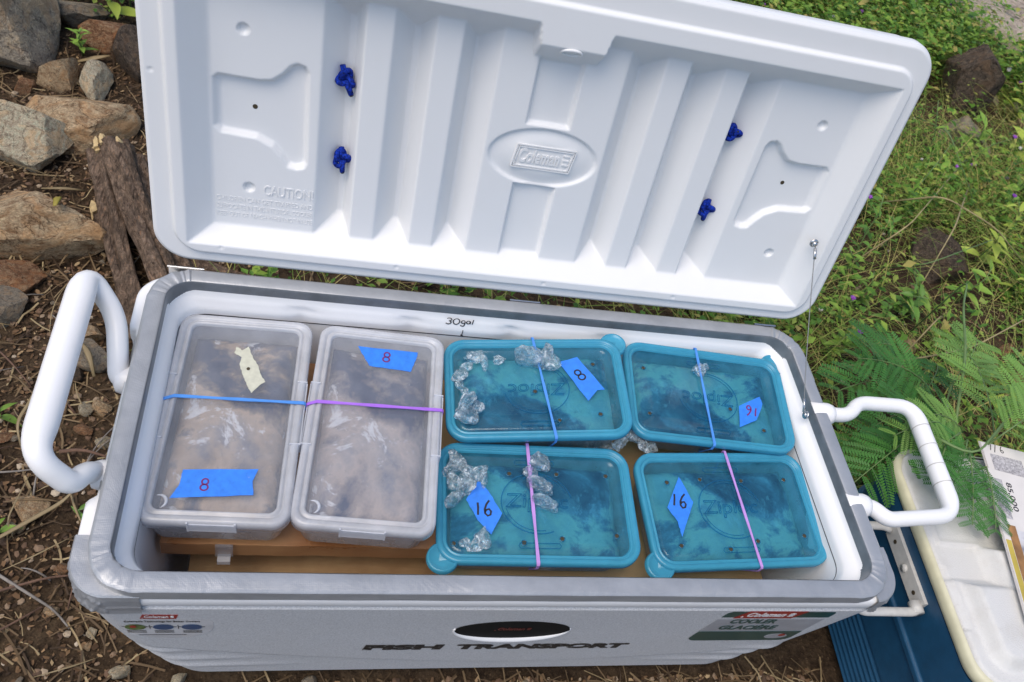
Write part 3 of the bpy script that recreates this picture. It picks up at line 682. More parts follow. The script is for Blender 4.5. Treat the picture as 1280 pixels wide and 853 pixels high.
for cx, cs in ((-.4238, .2543), (.427, .2571)):
    d = MB(); ctr = [onlidf(cx + .0036 * math.cos(a), cs + .0036 * math.sin(a), -.0396) for a in np.linspace(0, 2 * PI, 17)[:-1]]
    d.add(ctr, [tuple(range(16))]); d.build('screw_hole', 'hole', lido, smooth=False, off=CO)
ringp = [onlidf(.006 + .0150 * math.cos(a), .4185 + .0060 * math.sin(a), -.0065 + .0072 * math.sin(a)) for a in np.linspace(0, 2 * PI, 25)]
MB().tube(ringp, .0022, 8, False).build('latch_ring', 'lidwhite', lido, off=CO)
# wire stay between lid and liner
sc = np.array(onlidf(.5085, .1728, -.0002)); lo = np.array((.5215, .3275, .4515))
def disc(mb, c, n, r, h, k=18):
    n = Vector(n).normalized(); mb.tube([Vector(c) - n * .001, Vector(c) + n * h * .4, Vector(c) + n * h * .8, Vector(c) + n * h], [r, r, r * .8, r * .35], k)
    return mb
stay = MB(); w0, w1 = sc + LN * .006, lo + np.array((-.006, 0, .003))
stay.tube([w0 * (1 - t) + w1 * t + np.array((0, 0, -.004 * math.sin(PI * t))) for t in np.linspace(0, 1, 14)], .0009, 6)
stayo = stay.build('wire_stay', 'wire', cooler, off=CO)
s2 = MB(); disc(s2, sc, LN, .0078, .002); disc(s2, sc + LN * .002, LN, .0048, .005); s2.tube([w0 + (w1 - w0) * .02, w0 + (w1 - w0) * .085], .0028, 8); s2.build('stay_fitting', 'steel', stayo, off=CO)
s3 = MB(); disc(s3, lo, (-1, 0, .25), .0075, .002); disc(s3, lo, (-1, 0, .25), .0045, .005); s3.tube([w1 + (w0 - w1) * .01, w1 + (w0 - w1) * .09], .0022, 8); s3.build('stay_fitting', 'steel', stayo, off=CO)

# stickers and lettering on the front
def BF(x, z, h):
    r_ = float(np.interp(z, [.2, .3, .404], [.060, .050, .046])); e = max(0.0, abs(x) - (float(np.interp(z, [.2, .3, .404], [.551, .566, .578])) - r_))
    return (x, yfront(z) - .0044 - h + (r_ - math.sqrt(max(r_ * r_ - e * e, 1e-6))), z)
def plate(mb, poly, lift, t=.0004): thick(mb, np.array(poly), [tuple(range(len(poly)))], lambda x, y, h: BF(x, y, lift + h), t)
def rrect2(x0, x1, z0, z1, r, n=6):
    q = []
    for cx, cz, a0 in ((x1 - r, z0 + r, -90), (x1 - r, z1 - r, 0), (x0 + r, z1 - r, 90), (x0 + r, z0 + r, 180)):
        q += [(cx + r * math.cos(R(a0 + 90 * k / n)), cz + r * math.sin(R(a0 + 90 * k / n))) for k in range(n + 1)]
    return q
g = MB(); plate(g, rrect2(.312, .497, .236, .400, .018), .0); gs = g.build('cooler_sticker', 'stkgrey', cooler, smooth=False, off=CO); gs['label'] = 'green and grey sticker at the right of the front'
g = MB(); plate(g, [(.318, .366), (.497, .366)] + [q for q in rrect2(.312, .497, .30, .400, .018)[7:21] if q[1] > .366] + [(.312, .366)], .0006); g.build('sticker_band', 'green', gs, smooth=False, off=CO)
g = MB(); plate(g, [q for q in rrect2(.312, .497, .236, .34, .018)[21:28]] + [q for q in rrect2(.312, .497, .236, .34, .018)[:7]] + [(.497, .288), (.312, .288)], .0006); g.build('sticker_band', 'green', gs, smooth=False, off=CO)
g = MB(); plate(g, [(.333, .363), (.432, .363), (.444, .3975), (.345, .3975)], .0011); g.build('logo_ground', 'red', gs, smooth=False, off=CO)
logo2d(None, .3885, .380, .098, .030, lambda x, y, h: BF(x, y, .0016 + h), .0003, False).build('logo_word', 'whiteprint', gs, smooth=False, off=CO)
g = MB()
v, f = text2d('COOLER', 1, .03); thick(g, fit(v, .080, .022) + [.3795, .3445], f, lambda x, y, h: BF(x, y, .0008 + h), .0003)
v, f = text2d('GLACI\u00c8RE', 1, .03); thick(g, fit(v, .099, .027) + [.386, .3135], f, lambda x, y, h: BF(x, y, .0008 + h), .0003)
g.build('sticker_words', 'green', gs, smooth=False, off=CO)
g = MB(); plate(g, ell(.463, .262, .020, .013, 24), .0011); g.build('sticker_mark', 'stkgrey', gs, smooth=False, off=CO)
g = MB(); plate(g, ell(.470, .270, .006, .006, 14), .0016); g.build('sticker_dot', 'red', gs, smooth=False, off=CO)
# small sticker at the left
g = MB(); plate(g, rrect2(-.532, -.414, .268, .392, .055, 10), .0); ls = g.build('feature_sticker', 'stkclear', cooler, smooth=False, off=CO); ls['label'] = 'small pale sticker with three round pictures at the left of the front'
g = MB(); plate(g, [(-.502, .3585), (-.459, .3585), (-.455, .3765), (-.498, .3765)], .0006); g.build('logo_ground', 'red', ls, smooth=False, off=CO)
logo2d(None, -.4785, .3675, .044, .016, lambda x, y, h: BF(x, y, .0011 + h), .0002, False).build('logo_word', 'whiteprint', ls, smooth=False, off=CO)
g = MB(); v, f = text2d("Coleman's Technology for Better Coolers", 1, .015); thick(g, fit(v, .092, .0085) + [-.4765, .3450], f, lambda x, y, h: BF(x, y, .0006 + h), .0002)
for cx in (-.511, -.4767, -.4415):
    for zz in (.299, .304, .294): plate(g, [(cx - .012, zz), (cx + .012, zz), (cx + .012, zz + .0016), (cx - .012, zz + .0016)], .0006, .0002)
plate(g, [(-.510, .283), (-.450, .283), (-.450, .2846), (-.510, .2846)], .0006, .0002)
for cx in (-.494, -.459): plate(g, [(cx, .312), (cx + .001, .312), (cx + .001, .330), (cx, .330)], .0006, .0002)
for cx in (-.511, -.4767, -.4415): plate(g, [(cx - .0165, .3205), (cx + .0165, .3205), (cx + .0165, .3225), (cx - .0165, .3225)], .0005, .0002)
g.build('sticker_words', 'black', ls, smooth=False, off=CO)
for cx, mt in ((-.511, 'greenprint'), (-.4767, 'blueprint'), (-.4415, 'blueprint')):
    g = MB(); plate(g, ell(cx, .3217, .0128, .0115, 22), .0010); g.build('sticker_picture', mt, ls, smooth=False, off=CO)
g = MB(); plate(g, ell(-.513, .326, .004, .005, 12), .0016); g.build('sticker_dot', 'red', ls, smooth=False, off=CO)
# oval badge in the middle
ov = MB(); aa = np.linspace(PI * .96, PI * 2.04, 41); pts = [BF(.004 + .088 * math.cos(a), .300 + .045 * math.sin(a), 0) for a in aa]
ov.tube(pts, [.0016 + .0050 * max(0.0, -math.sin(a)) for a in aa], 10, True); ovo = ov.build('badge_ring', 'white', cooler, off=CO)
g = MB(); plate(g, ell(.004, .300, .088, .045, 48), .0004, .0012); g.build('badge_plate', 'badge', ovo, smooth=False, off=CO)
g = logo2d(None, .004, .310, .062, .020, lambda x, y, h: BF(x, y, .0020 + h), .0003, False); g.build('badge_word', 'dkred', ovo, smooth=False, off=CO)
# FISH TRANSPORT
g = MB()
for wd_, x0, x1 in (('FISH', -.205, -.082), ('TRANSPORT', -.062, .222)):
    v, f = text2d(wd_, 1, .06, .06); thick(g, fit(v, x1 - x0, .028) + [(x0 + x1) / 2, .2065], f, lambda x, y, h: BF(x, y, .0004 + h), .0003)
g.build('stencil_words', 'stencil', cooler, smooth=False, off=CO)

# ------------------------------------------------------------------ cord knots through the lid
def knot(x, s, seed, lbl, tail):
    h0 = -.0635
    o = thing('cord_knot', tuple(lidp(x, s, h0)), lbl, 'knot', 'blue cord knots in the lid')
    bx = Vector((1, 0, 0)); ex = Vector(LE); en = Vector(LN); rnd = random.Random(seed)
    ph = rnd.uniform(0, 6)
    P = []
    for i in range(61):
        t = 2 * PI * i / 60
        a = (math.sin(t) + 2 * math.sin(2 * t)) * .0040; b = (math.cos(t) - 2 * math.cos(2 * t)) * .0046; c = -math.sin(3 * t) * .0046 + .012
        ca, sa = math.cos(ph), math.sin(ph); a, b = a * ca - b * sa, a * sa + b * ca
        P.append(bx * a + ex * b + en * c)
    MB().tube(P, .0040, 10, False).build('knot_loop', 'cord', o)
    tp = [en * .012, bx * (tail[0] * .5) + ex * (tail[1] * .5) + en * .017, bx * tail[0] + ex * tail[1] + en * .017]
    MB().tube(tp, [.0045, .0045, .0040], 10).build('cord_end', 'cord', o)
    e0 = Vector(tp[-1]); dr = (Vector(tp[-1]) - Vector(tp[-2])).normalized()
    MB().tube([e0 - dr * .0005, e0 + dr * .0022], [.0038, .0030], 10).build('melted_tip', 'black', o)
    MB().tube([en * .014, -bx * tail[0] * .6 - ex * tail[1] * .9 + en * .012], .0042, 10).build('cord_end', 'cord', o)
knot(-.3005, .312, 1, 'blue cord knot at upper left inside the lid, with a slanting tail', (.010, -.021))
knot(-.298, .186, 2, 'blue cord knot at lower left inside the lid, with its tail pointing down', (.003, -.020))
knot(.312, .3245, 3, 'tight round blue cord knot at upper right inside the lid', (.005, .004))
knot(.3155, .185, 4, 'blue cord knot at lower right inside the lid', (.000, -.019))

# ------------------------------------------------------------------ boards inside the cooler
b = MB(); n_ = 40
def sheet(x0, x1, y0, y1, z, t, seed, amp, sag=0.0, nx=44, ny=20):
    mb = MB(); top = []; bot = []
    for j in range(ny + 1):
        for i in range(nx + 1):
            x = x0 + (x1 - x0) * i / nx; y = y0 + (y1 - y0) * j / ny
            e = amp * nz(x * 7 + seed, y * 7) - sag * math.exp(-(y - y0) / .02)
            yy = y + (amp * .8 * nz(x * 16, seed + 3) if j == 0 else 0)
            top.append((x, yy, z + e)); bot.append((x, yy, z + e - t))
    idx = lambda i, j: j * (nx + 1) + i; n = len(top); f = []
    for j in range(ny):
        for i in range(nx):
            f.append((idx(i, j), idx(i + 1, j), idx(i + 1, j + 1), idx(i, j + 1))); f.append(tuple(k + n for k in (idx(i, j + 1), idx(i + 1, j + 1), idx(i + 1, j), idx(i, j))))
    for i in range(nx): f.append((idx(i, 0) + n, idx(i + 1, 0) + n, idx(i + 1, 0), idx(i, 0))); f.append((idx(i, ny), idx(i + 1, ny), idx(i + 1, ny) + n, idx(i, ny) + n))
    for j in range(ny): f.append((idx(0, j), idx(0, j + 1), idx(0, j + 1) + n, idx(0, j) + n)); f.append((idx(nx, j) + n, idx(nx, j + 1) + n, idx(nx, j + 1), idx(nx, j)))
    return mb.add(top + bot, f)
o = sheet(-.502, -.10, .134, .470, .303, .034, 1, .003).build('cardboard_sheet', 'wetboard', auto=40); tag(o, 'soaked red brown cardboard pad under the two clear tubs', 'cardboard')
o = sheet(-.098, .452, .098, .465, .290, .010, 5, .002).build('cardboard_sheet', 'dryboard', auto=40); tag(o, 'dry tan cardboard sheet under the blue lidded containers', 'cardboard')
o = sheet(-.470, .30, .080, .440, .190, .006, 9, .003).build('cardboard_sheet', 'lowboard', auto=40); tag(o, 'stained cardboard sheet lying lower down at the front inside the cooler', 'cardboard')
o = sheet(-.46, .46, .09, .44, .178, .12, 9, .0005, nx=6, ny=4).build('cardboard_box', 'lowboard', auto=40); tag(o, 'cardboard box low in the cooler beneath the stained sheet', 'box')

# ------------------------------------------------------------------ containers
def rotm(yaw, pitch, roll): return (Matrix.Rotation(R(yaw), 3, 'Z') @ Matrix.Rotation(R(pitch), 3, 'X') @ Matrix.Rotation(R(roll), 3, 'Y'))
POSE = dict(A=((0.0484, 0.3685, 0.4232), (-.68, 1.8, -9.37), True, 0.97), B=((0.3673, 0.3795, 0.4171), (-4.26, 3.67, -1.35), True, 0.973), C=((0.0394, 0.1792, 0.381), (-2.13, 1.39, -5.01), False, 1),
            D=((0.369, 0.1779, 0.3876), (2.37, 4.05, -1.71), False, 0.996), T1=((-0.4221, 0.2941, 0.4081), (-2.25, .31, -3.29), False, 0.984), T2=((-0.2155, 0.2854, 0.416), (-4.59, .17, -2.7), False, 0.984))
def mat_of(k):
    p, a, flip, sc_ = POSE[k]; m = rotm(*a)
    if flip: m = m @ Matrix(((-1, 0, 0), (0, -1, 0), (0, 0, 1)))
    m = (m * sc_).to_4x4() if False else (m @ Matrix.Scale(sc_, 3)).to_4x4(); m.translation = p; return m
def place(name, k, label, cat, group):
    o = bpy.data.objects.new(name, None); col.objects.link(o); o.empty_display_size = .05; o.matrix_world = mat_of(k); return tag(o, label, cat, group)
ZW, ZH = .312, .202
_mc = {}
def cached(key, name, fn, mat, parent, smooth=True, auto=None):
    if key not in _mc: _mc[key] = fn().build(name, mat, mesh_only=True, smooth=smooth, auto=auto)
    return link(name, _mc[key], parent)
def zrim():
    prof = [(.0035, -.014), (.0005, -.0135), (0, -.009), (.0002, -.003), (.0016, -.0006), (.004, .0004), (.0075, .0002), (.0092, -.0014), (.0100, -.0026), (.0118, -.0026), (.0128, -.0014), (.0142, -.0016), (.0155, -.0042), (.0165, -.0060)]
    return MB().rings([rr(ZW / 2 - d, ZH / 2 - d, .036 - d * .9, z, n1=24, n2=16, nc=10) for d, z in prof])
def zpanel():
    mb = MB(); rs = [rr(ZW / 2 - d, ZH / 2 - d, .036 - d * .9, z, n1=24, n2=16, nc=10) for d, z in ((.0165, -.0060), (.021, -.0062), (.0222, -.0052), (.0232, -.0052), (.0245, -.0062), (.05, -.0060), (.075, -.0057))]
    return mb.rings(rs, True, False, True)
def ztub():
    mb = MB(); rs = [rr(ZW / 2 - d, ZH / 2 - d, .034, z, n1=24, n2=16, nc=10) for d, z in ((.006, -.008), (.008, -.016), (.009, -.024), (.0105, -.026), (.016, -.062), (.020, -.068), (.028, -.070))]
    return mb.rings(rs, True, False, True)
def ztab():
    mb = MB(); cx, cy = -ZW / 2 + .010, -ZH / 2 + .010; rs = []
    for d, z in ((-.0005, -.011), (0, -.005), (.0020, -.0022), (.0042, -.0030), (.0062, -.0046), (.012, -.0050)):
        r = .0235 - d; ring = []
        for a in np.linspace(0, 2 * PI, 49)[:-1]:
            p = np.array([cx + r * math.cos(a), cy + r * math.sin(a)])
            for _ in range(6):
                e = float(sdrr(p[0], p[1], -ZW / 2, ZW / 2, -ZH / 2, ZH / 2, .036)) - .004
                if e > 0: p = p - np.array([.7071, .7071]) * e
            ring.append((p[0], p[1], z))
        rs.append(ring)
    return mb.rings(rs, True, False, True)
def zemb():
    mb = MB(); fn = lambda x, y, h: (x, y, -.0056 + h)
    strokes(mb, [ell(0, 0, .056, .051, 60)[2:50]], .0016, fn, .0009); strokes(mb, [ell(0, 0, .050, .046, 60)[4:20], ell(0, 0, .050, .046, 60)[32:48]], .001, fn, .0008)
    v, f = text2d('Ziploc', 1, -.004, .1); v = fit(v, .098, .030)
    from collections import Counter
    ed = Counter(); 
    for q in f:
        for i in range(len(q)): ed[(q[i], q[(i + 1) % len(q)])] += 1
    for (a, b_) in ed:
        if (b_, a) not in ed: strokes(mb, [[tuple(v[a]), tuple((v[a] + v[b_]) / 2), tuple(v[b_])]], .0011, fn, .001)
    for sy in (1, -1):
        strokes(mb, [[(-.03, sy * .066), (0, sy * .066), (.03, sy * .066)], [(-.03, sy * .074), (0, sy * .074), (.03, sy * .074)], [(-.03, sy * .066), (-.0325, sy * .07), (-.03, sy * .074)], [(.03, sy * .066), (.0325, sy * .07), (.03, sy * .074)]], .001, fn, .0008)
    return mb
def hole(parent, x, y, z=-.0052):
    def ring(): return MB().tube([(.0040 * math.cos(a), .0040 * math.sin(a), 0) for a in np.linspace(0, 2 * PI, 15)], .0009, 6, False)
    def dk(): return MB().add([(.0038 * math.cos(a) * (1 + .1 * math.sin(3 * a)), .0036 * math.sin(a), -.0001) for a in np.linspace(0, 2 * PI, 15)[:-1]], [tuple(range(14))])
    r = cached('holer', 'vent_hole', ring, 'bluelid', parent); r.location = (x, y, z)
    d = cached('holed', 'hole_shadow', dk, 'hole', r, False); return r
def label_tape(parent, poly, text, tx, ty, size, ang, z, ink, mirror=False, name='tape_label', lbl=None, wd=.13, mat='bluetape'):
    mb = MB(); P = []
    rnd = random.Random(len(poly) + int(abs(tx) * 1e4))
    for i, (a, b_) in enumerate(zip(poly, poly[1:] + poly[:1])):
        for k in range(6):
            t = k / 6; j = .0006 * rnd.uniform(-1, 1) if k else 0
            P.append((a[0] + (b_[0] - a[0]) * t + j, a[1] + (b_[1] - a[1]) * t + j))
    fn = lambda x, y, h: (x, y, z + h)
    thick(mb, np.array(P), [tuple(range(len(P)))], fn, .0004); o = mb.build(name, mat, parent, smooth=False)
    if lbl: o['label'] = lbl
    if text:
        c, s_ = math.cos(R(ang)) * size, math.sin(R(ang)) * size; m = MB()
        strokes(m, [[(tx + x * c - y * s_, ty + x * s_ + y * c) for x, y in ln] for ln in digits(text)], size * wd, lambda x, y, h: (x, y, z + .0005 + h), .0002)
        m.build('written_number', ink, o, smooth=False)
    return o
def packing(k, w, h, zt, amp, mat, label, seed, sub=(46, 30)):
    """the damp bundle inside a container, a lumpy closed sheet under the lid"""
    mb = MB(); nx, ny = sub; top = []
    for j in range(ny + 1):
        for i in range(nx + 1):
            a, c_ = -1 + 2 * i / nx, -1 + 2 * j / ny
            e = 1 - max(abs(a), abs(c_)) ** 8
            x, y = a * w / 2, c_ * h / 2
            z = zt + amp * (nz(x * 13 + seed, y * 13, seed) + .5 * nz(x * 31, y * 31, seed) + .3 * nz(x * 70, y * 70, seed + 2)) - (1 - e) * .02
            top.append((x, y, min(z, zt + .006)))
    f = [(j * (nx + 1) + i, j * (nx + 1) + i + 1, (j + 1) * (nx + 1) + i + 1, (j + 1) * (nx + 1) + i) for j in range(ny) for i in range(nx)]
    idx = np.arange((nx + 1) * (ny + 1)).reshape(ny + 1, nx + 1); loop = np.concatenate([idx[0, :], idx[1:, -1], idx[-1, -2::-1], idx[-2:0, 0]])
    n = len(top); zb = -.064 if w > h else -.076
    base = [(top[i][0] * .88, top[i][1] * .88, zb) for i in loop]; m = len(loop)
    f += [(int(loop[i]), n + i, n + (i + 1) % m, int(loop[(i + 1) % m])) for i in range(m)] + [tuple(n + i for i in range(m))[::-1]]
    o = mb.add(top + base, f).build('damp_bundle', mat); o.matrix_world = mat_of(k); return tag(o, label, 'bundle', 'damp bundles packed inside the containers')
def band(k, p1, p2, zt, zb, inset, mat, label, wd=.0045, mid=None):
    """rubber band stretched over the lid and round under the box"""
    p1, p2 = np.array(p1), np.array(p2); d = (p2 - p1) / np.linalg.norm(p2 - p1)
    mids = [np.array(q) for q in (mid or [])]
    A = [(p1[0], p1[1], zt)] + [(q[0], q[1], zt - .0008) for q in mids] + [(p2[0], p2[1], zt)]
    o2 = p2 + d * .0022; o1 = p1 - d * .0022; i2, i1 = p2 - d * inset, p1 + d * inset
    loop = A + [(o2[0], o2[1], zt - .002), (o2[0], o2[1], zt - .014), (i2[0], i2[1], zb), (i1[0], i1[1], zb), (o1[0], o1[1], zt - .014), (o1[0], o1[1], zt - .002)]
    P = [Vector(q) for q in loop]; dn = dens(P + [P[0]], .012)[:-1]; m = len(dn); rs = []
    for i in range(m):
        t = (dn[(i + 1) % m] - dn[i - 1]).normalized(); s_ = Vector((-d[1], d[0], 0)); nn = s_.cross(t).normalized()
        wv = wd * (1 + .18 * math.sin(i * .9)); rs.append([tuple(dn[i] + s_ * a * wv / 2 + nn * b_ * .0006) for a, b_ in ((-1, -1), (1, -1), (1, 1), (-1, 1))])
    mb = MB().rings(rs + [rs[0]]); o = mb.build('rubber_band', mat, smooth=False); o.matrix_world = mat_of(k)
    return tag(o, label, 'rubber band', 'rubber bands round the containers')
GC = 'blue lidded containers in the cooler'
def ziploc(k, label, holes):
    t = place('food_container', k, label, 'container', GC)
    cached('ztub', 'tub', ztub, 'bluetub', t); l = cached('zrim', 'lid_rim', zrim, 'bluerim', t); cached('zpan', 'lid_panel', zpanel, 'bluelid', t)
    cached('ztab', 'pull_tab', ztab, 'bluerim', t); cached('zemb', 'raised_emblem', zemb, 'emboss_blue', t, False)
    for x, y in holes: hole(t, x, y)
    return t
ZL = -.0048
a = ziploc('A', 'blue lidded container at the back middle with a clear ice lump on its lid', [(.0032, .0075), (-.1037, -.0477), (-.1034, .0547), (-.0325, .0653)])
label_tape(a, [(-.0429, -.0521), (-.0777, -.063), (-.1173, .0057), (-.1040, .0070), (-.086, .0283)], '8', -.0776, -.025, .022, 215, ZL, 'ink', lbl='blue tape marked 8')
packing('A', .262, .158, -.016, .006, 'packdark', 'dark damp bundle under the blue lid that carries the large ice lump', 1.3)
band('A', (-.001, -.101), (-.0224, .101), .0020, -.073, .022, 'band_blue', 'twisted blue rubber band over the lid marked 8 that carries ice', .0042)
bb = ziploc('B', 'blue lidded container in the back right corner beside the wire stay', [(.1195, -.0462), (.1172, .049), (-.0984, .0572), (-.0396, .02)])
label_tape(bb, [(-.0576, .0117), (-.1032, -.0144), (-.1062, .0000), (-.1018, .0118), (-.0877, .0373), (-.0514, .0565)], '16', -.0802, .0186, .021, -14, ZL, 'ink_red', lbl='torn blue tape marked 16 in red')
packing('B', .262, .158, -.015, .006, 'packdark', 'dark damp bundle under the blue lid in the back right corner', 4.1)
band('B', (.0131, -.101), (.0065, .101), .0020, -.073, .022, 'band_blue', 'blue rubber band over the lid in the back right corner', .0042)
cc = ziploc('C', 'blue lidded container at the front middle with ice along its left side', [(-.041, .0497), (.0349, .051), (.1155, .0509), (-.0242, -.0657), (.035, -.0582), (.1208, -.0516), (-.1299, -.0692)])
label_tape(cc, [(-.0907, .0355), (-.0761, .0194), (-.0554, -.0188), (-.0734, -.0543), (-.0938, -.0308), (-.1104, .002)], '16', -.0826, -.0132, .024, 0, ZL, 'ink', lbl='blue tape marked 16')
packing('C', .262, .158, -.016, .006, 'packdark', 'dark damp bundle under the front blue lid with ice at its left side', 2.2)
band('C', (-.0104, .101), (-.0063, -.101), .0020, -.073, .022, 'band_lil', 'lilac rubber band over the front blue lid that carries ice cubes', .0046)
dd = ziploc('D', 'blue lidded container at the front right with clean lid and no ice', [(-.1029, .0476), (-.0423, .0524), (.033, .0496), (.1146, .0505), (-.1033, -.0603), (-.0194, -.0685), (.0326, -.0566), (.1201, -.05)])
label_tape(dd, [(-.0794, .0575), (-.0648, .0122), (-.099, -.0466), (-.1001, -.0203), (-.1126, .0039)], '16', -.0879, .0141, .024, -14, ZL, 'ink', lbl='blue tape marked 16')
packing('D', .262, .158, -.016, .006, 'packdark', 'dark damp bundle under the blue lid at the front right', 6.7)
band('D', (.0139, .101), (.0219, -.101), .0020, -.073, .022, 'band_lil', 'lilac rubber band over the front right blue lid without ice', .0040)
# a further container in the lower layer, seen as an edge at the front
def lowtub(x, label):
    o = bpy.data.objects.new('food_container', None); col.objects.link(o); o.location = (x, .157, .262); o.rotation_euler = (0, 0, R(2)); tag(o, label, 'container', 'containers in the lower layer')
    cached('ztub', 'tub', ztub, 'bluetub', o); cached('zrim2', 'lid_rim', zrim, 'tubrim', o); cached('zpan2', 'lid_panel', zpanel, 'tubclear', o)
lowtub(.225, 'clear lidded container in the lower layer showing as an edge below the cardboard')
# clear tubs
TW, TLn = .205, .365
def trim():
    prof = [(.0025, -.021), (0, -.020), (0, -.006), (.0012, -.0015), (.004, 0), (.008, .0004), (.0105, -.001), (.0118, -.003), (.0135, -.003), (.0150, -.001), (.0180, -.0006), (.0195, -.0025), (.0205, -.006)]
    return MB().rings([rr(TW / 2 - d, TLn / 2 - d, .024 - d * .6, z, n1=16, n2=24, nc=8) for d, z in prof])
def tpanel(): return MB().rings([rr(TW / 2 - d, TLn / 2 - d, .024 - d * .6, z, n1=16, n2=24, nc=8) for d, z in ((.0205, -.006), (.03, -.0062), (.06, -.006))], True, False, True)
def ttub(): return MB().rings([rr(TW / 2 - d, TLn / 2 - d, .022, z, n1=16, n2=24, nc=8) for d, z in ((.006, -.006), (.0065, -.020), (.008, -.024), (.013, -.074), (.016, -.080), (.024, -.083))], True, False, True)
def tlatch():
    mb = MB(); mb.box((-.030, -TLn / 2 - .0014, -.0225), (.030, -TLn / 2 + .0005, -.004)); mb.box((-.0325, -TLn / 2 - .002, -.0225), (-.030, -TLn / 2 + .0005, .0005)); mb.box((.030, -TLn / 2 - .002, -.0225), (.0325, -TLn / 2 + .0005, .0005))
    return mb
def tside(sx):
    def fn():
        mb = MB(); x = sx * TW / 2; mb.box((min(x, x + sx * .002), -.05, -.024), (max(x, x + sx * .002), .06, -.003))
        for y in (-.052, .060): mb.box((x - .0135 if sx > 0 else x - .0015, y, -.022), (x + .0015 if sx > 0 else x + .0135, y + .002, .0008))
        return mb
    return fn
def crescent():
    mb = MB(); P = [(-.074 + .010 * math.cos(R(a)), -.150 + .010 * math.sin(R(a)), -.0052) for a in range(-70, 125, 13)]
    return mb.tube(P, [.0004 + .0022 * math.sin(PI * i / (len(P) - 1)) for i in range(len(P))], 6)
def drops(seed, n):
    def fn():
        rg = random.Random(seed); mb = MB()
        for _ in range(n):
            x, y = rg.uniform(-.078, .078), rg.uniform(-.12, .16); r = rg.uniform(.0006, .0020) * (1 if rg.random() < .9 else 1.5)
            ring = lambda q, z: [(x + q * r * math.cos(a) * (1 + .3 * math.sin(a * 2 + x * 900)), y + q * r * math.sin(a) * 1.0, z) for a in np.linspace(0, 2 * PI, 8)[:-1]]
            mb.rings([ring(1, -.0061), ring(.8, -.0061 + r * .35), ring(.35, -.0061 + r * .5)], True, False, True)
        return mb
    return fn
def tub(k, label, seed):
    t = place('clear_tub', k, label, 'container', 'clear lidded tubs')
    cached('ttub', 'tub', ttub, 'tubbody', t); cached('trim', 'lid_rim', trim, 'tubrim', t); cached('tpan', 'lid_panel', tpanel, 'tubclear', t)
    cached('tlat', 'front_latch', tlatch, 'tubrim', t, False); cached('tsl', 'side_latch', tside(-1), 'tubrim', t, False); cached('tsr', 'side_latch', tside(1), 'tubrim', t, False); cached('tcre', 'corner_mark', crescent, 'tubrim', t)
    d = drops(seed, 330)().build('water_drops', 'droplet', t); d['kind'] = 'stuff'
    return t
TL = -.0054
t1 = tub('T1', 'clear lidded tub at the far left with cream masking tape on its lid', 11)
label_tape(t1, [(-.0514, -.0994), (.0504, -.0928), (.0447, -.1121), (.0487, -.1344), (-.0608, -.1445), (-.052, -.1232)], '8', -.0186, -.1214, .018, 0, TL, 'ink_red', lbl='long blue tape marked 8')
label_tape(t1, [(-.0112, .1247), (-.002, .118), (.0068, .1265), (.016, .105), (.025, .0924), (.032, .074), (.0404, .0604), (.034, .055), (.0223, .0377), (.013, .055), (.0071, .0675), (-.002, .09), (-.001, .105), (-.013, .112)], None, 0, 0, 1, 0, TL, 'ink', name='masking_tape', lbl='torn cream masking tape', mat='masktape')
MB().add([(.012 + .0028 * math.cos(a), .083 + .0032 * math.sin(a), TL + .0006) for a in np.linspace(0, 2 * PI, 9)[:-1]], [tuple(range(8))]).build('dark_speck', 'hole', t1, smooth=False)
packing('T1', .158, .318, -.018, .008, 'packbrown', 'brown mottled damp bundle inside the far left clear tub', 3.3, (30, 50))
band('T1', (-.1025, .0112), (.1025, .0207), .0022, -.086, .014, 'band_blue', 'light blue rubber band round the far left clear tub', .0048, [(-.085, .020)])
t2 = tub('T2', 'clear lidded tub between the far left tub and the blue containers', 23)
label_tape(t2, [(-.0394, .1468), (.0588, .1474), (.0575, .135), (.0494, .1058), (-.0177, .1091)], '8', .0085, .1304, .019, -5, TL, 'ink_red', lbl='blue tape marked 8 near the back edge')
packing('T2', .158, .318, -.017, .008, 'packgrey', 'grey brown damp bundle inside the clear tub with the purple band', 8.8, (30, 50))
band('T2', (-.1025, .0184), (.1025, .0319), .0022, -.086, .014, 'band_pur', 'purple rubber band round the clear tub next to the blue containers', .0050, [(-.09, .025)])
cl = thing('plastic_clip', (-.415, .128, .268), 'small clear plastic clip on the edge of the soaked cardboard', 'clip')
MB().box((-.012, -.001, .010), (.012, .003, .042)).build('clip_plate', 'tubclear', cl, smooth=False); MB().box((-.009, -.009, 0), (.009, .003, .010)).build('clip_hook', 'tubrim', cl, smooth=False)

# ------------------------------------------------------------------ ice
def icemesh(seed, ang):
    rg = random.Random(seed); import bmesh
    bm = bmesh.new(); bmesh.ops.create_icosphere(bm, subdivisions=3, radius=1)
    planes = [(Vector((rg.gauss(0, 1), rg.gauss(0, 1), rg.gauss(0, 1))).normalized(), rg.uniform(.42, .80)) for _ in range(11 if ang else 8)]
    for v in bm.verts:
        p = v.co.copy()
        for n, d in planes:
            q = p.dot(n)
            if q > d: p -= n * (q - d) * .92
        p *= 1 + .22 * noise.noise(p * 1.9 + Vector((seed, 0, 0))) + .08 * noise.noise(p * 5 + Vector((seed, 3, 0))); v.co = p
    me = bpy.data.meshes.new('ice_chunk'); bm.to_mesh(me); bm.free(); me.polygons.foreach_set('use_smooth', [True] * len(me.polygons)); me.set_sharp_from_angle(angle=R(22)); me.materials.append(MT['ice']); return me
ICEM = [icemesh(i, i % 2) for i in range(8)]
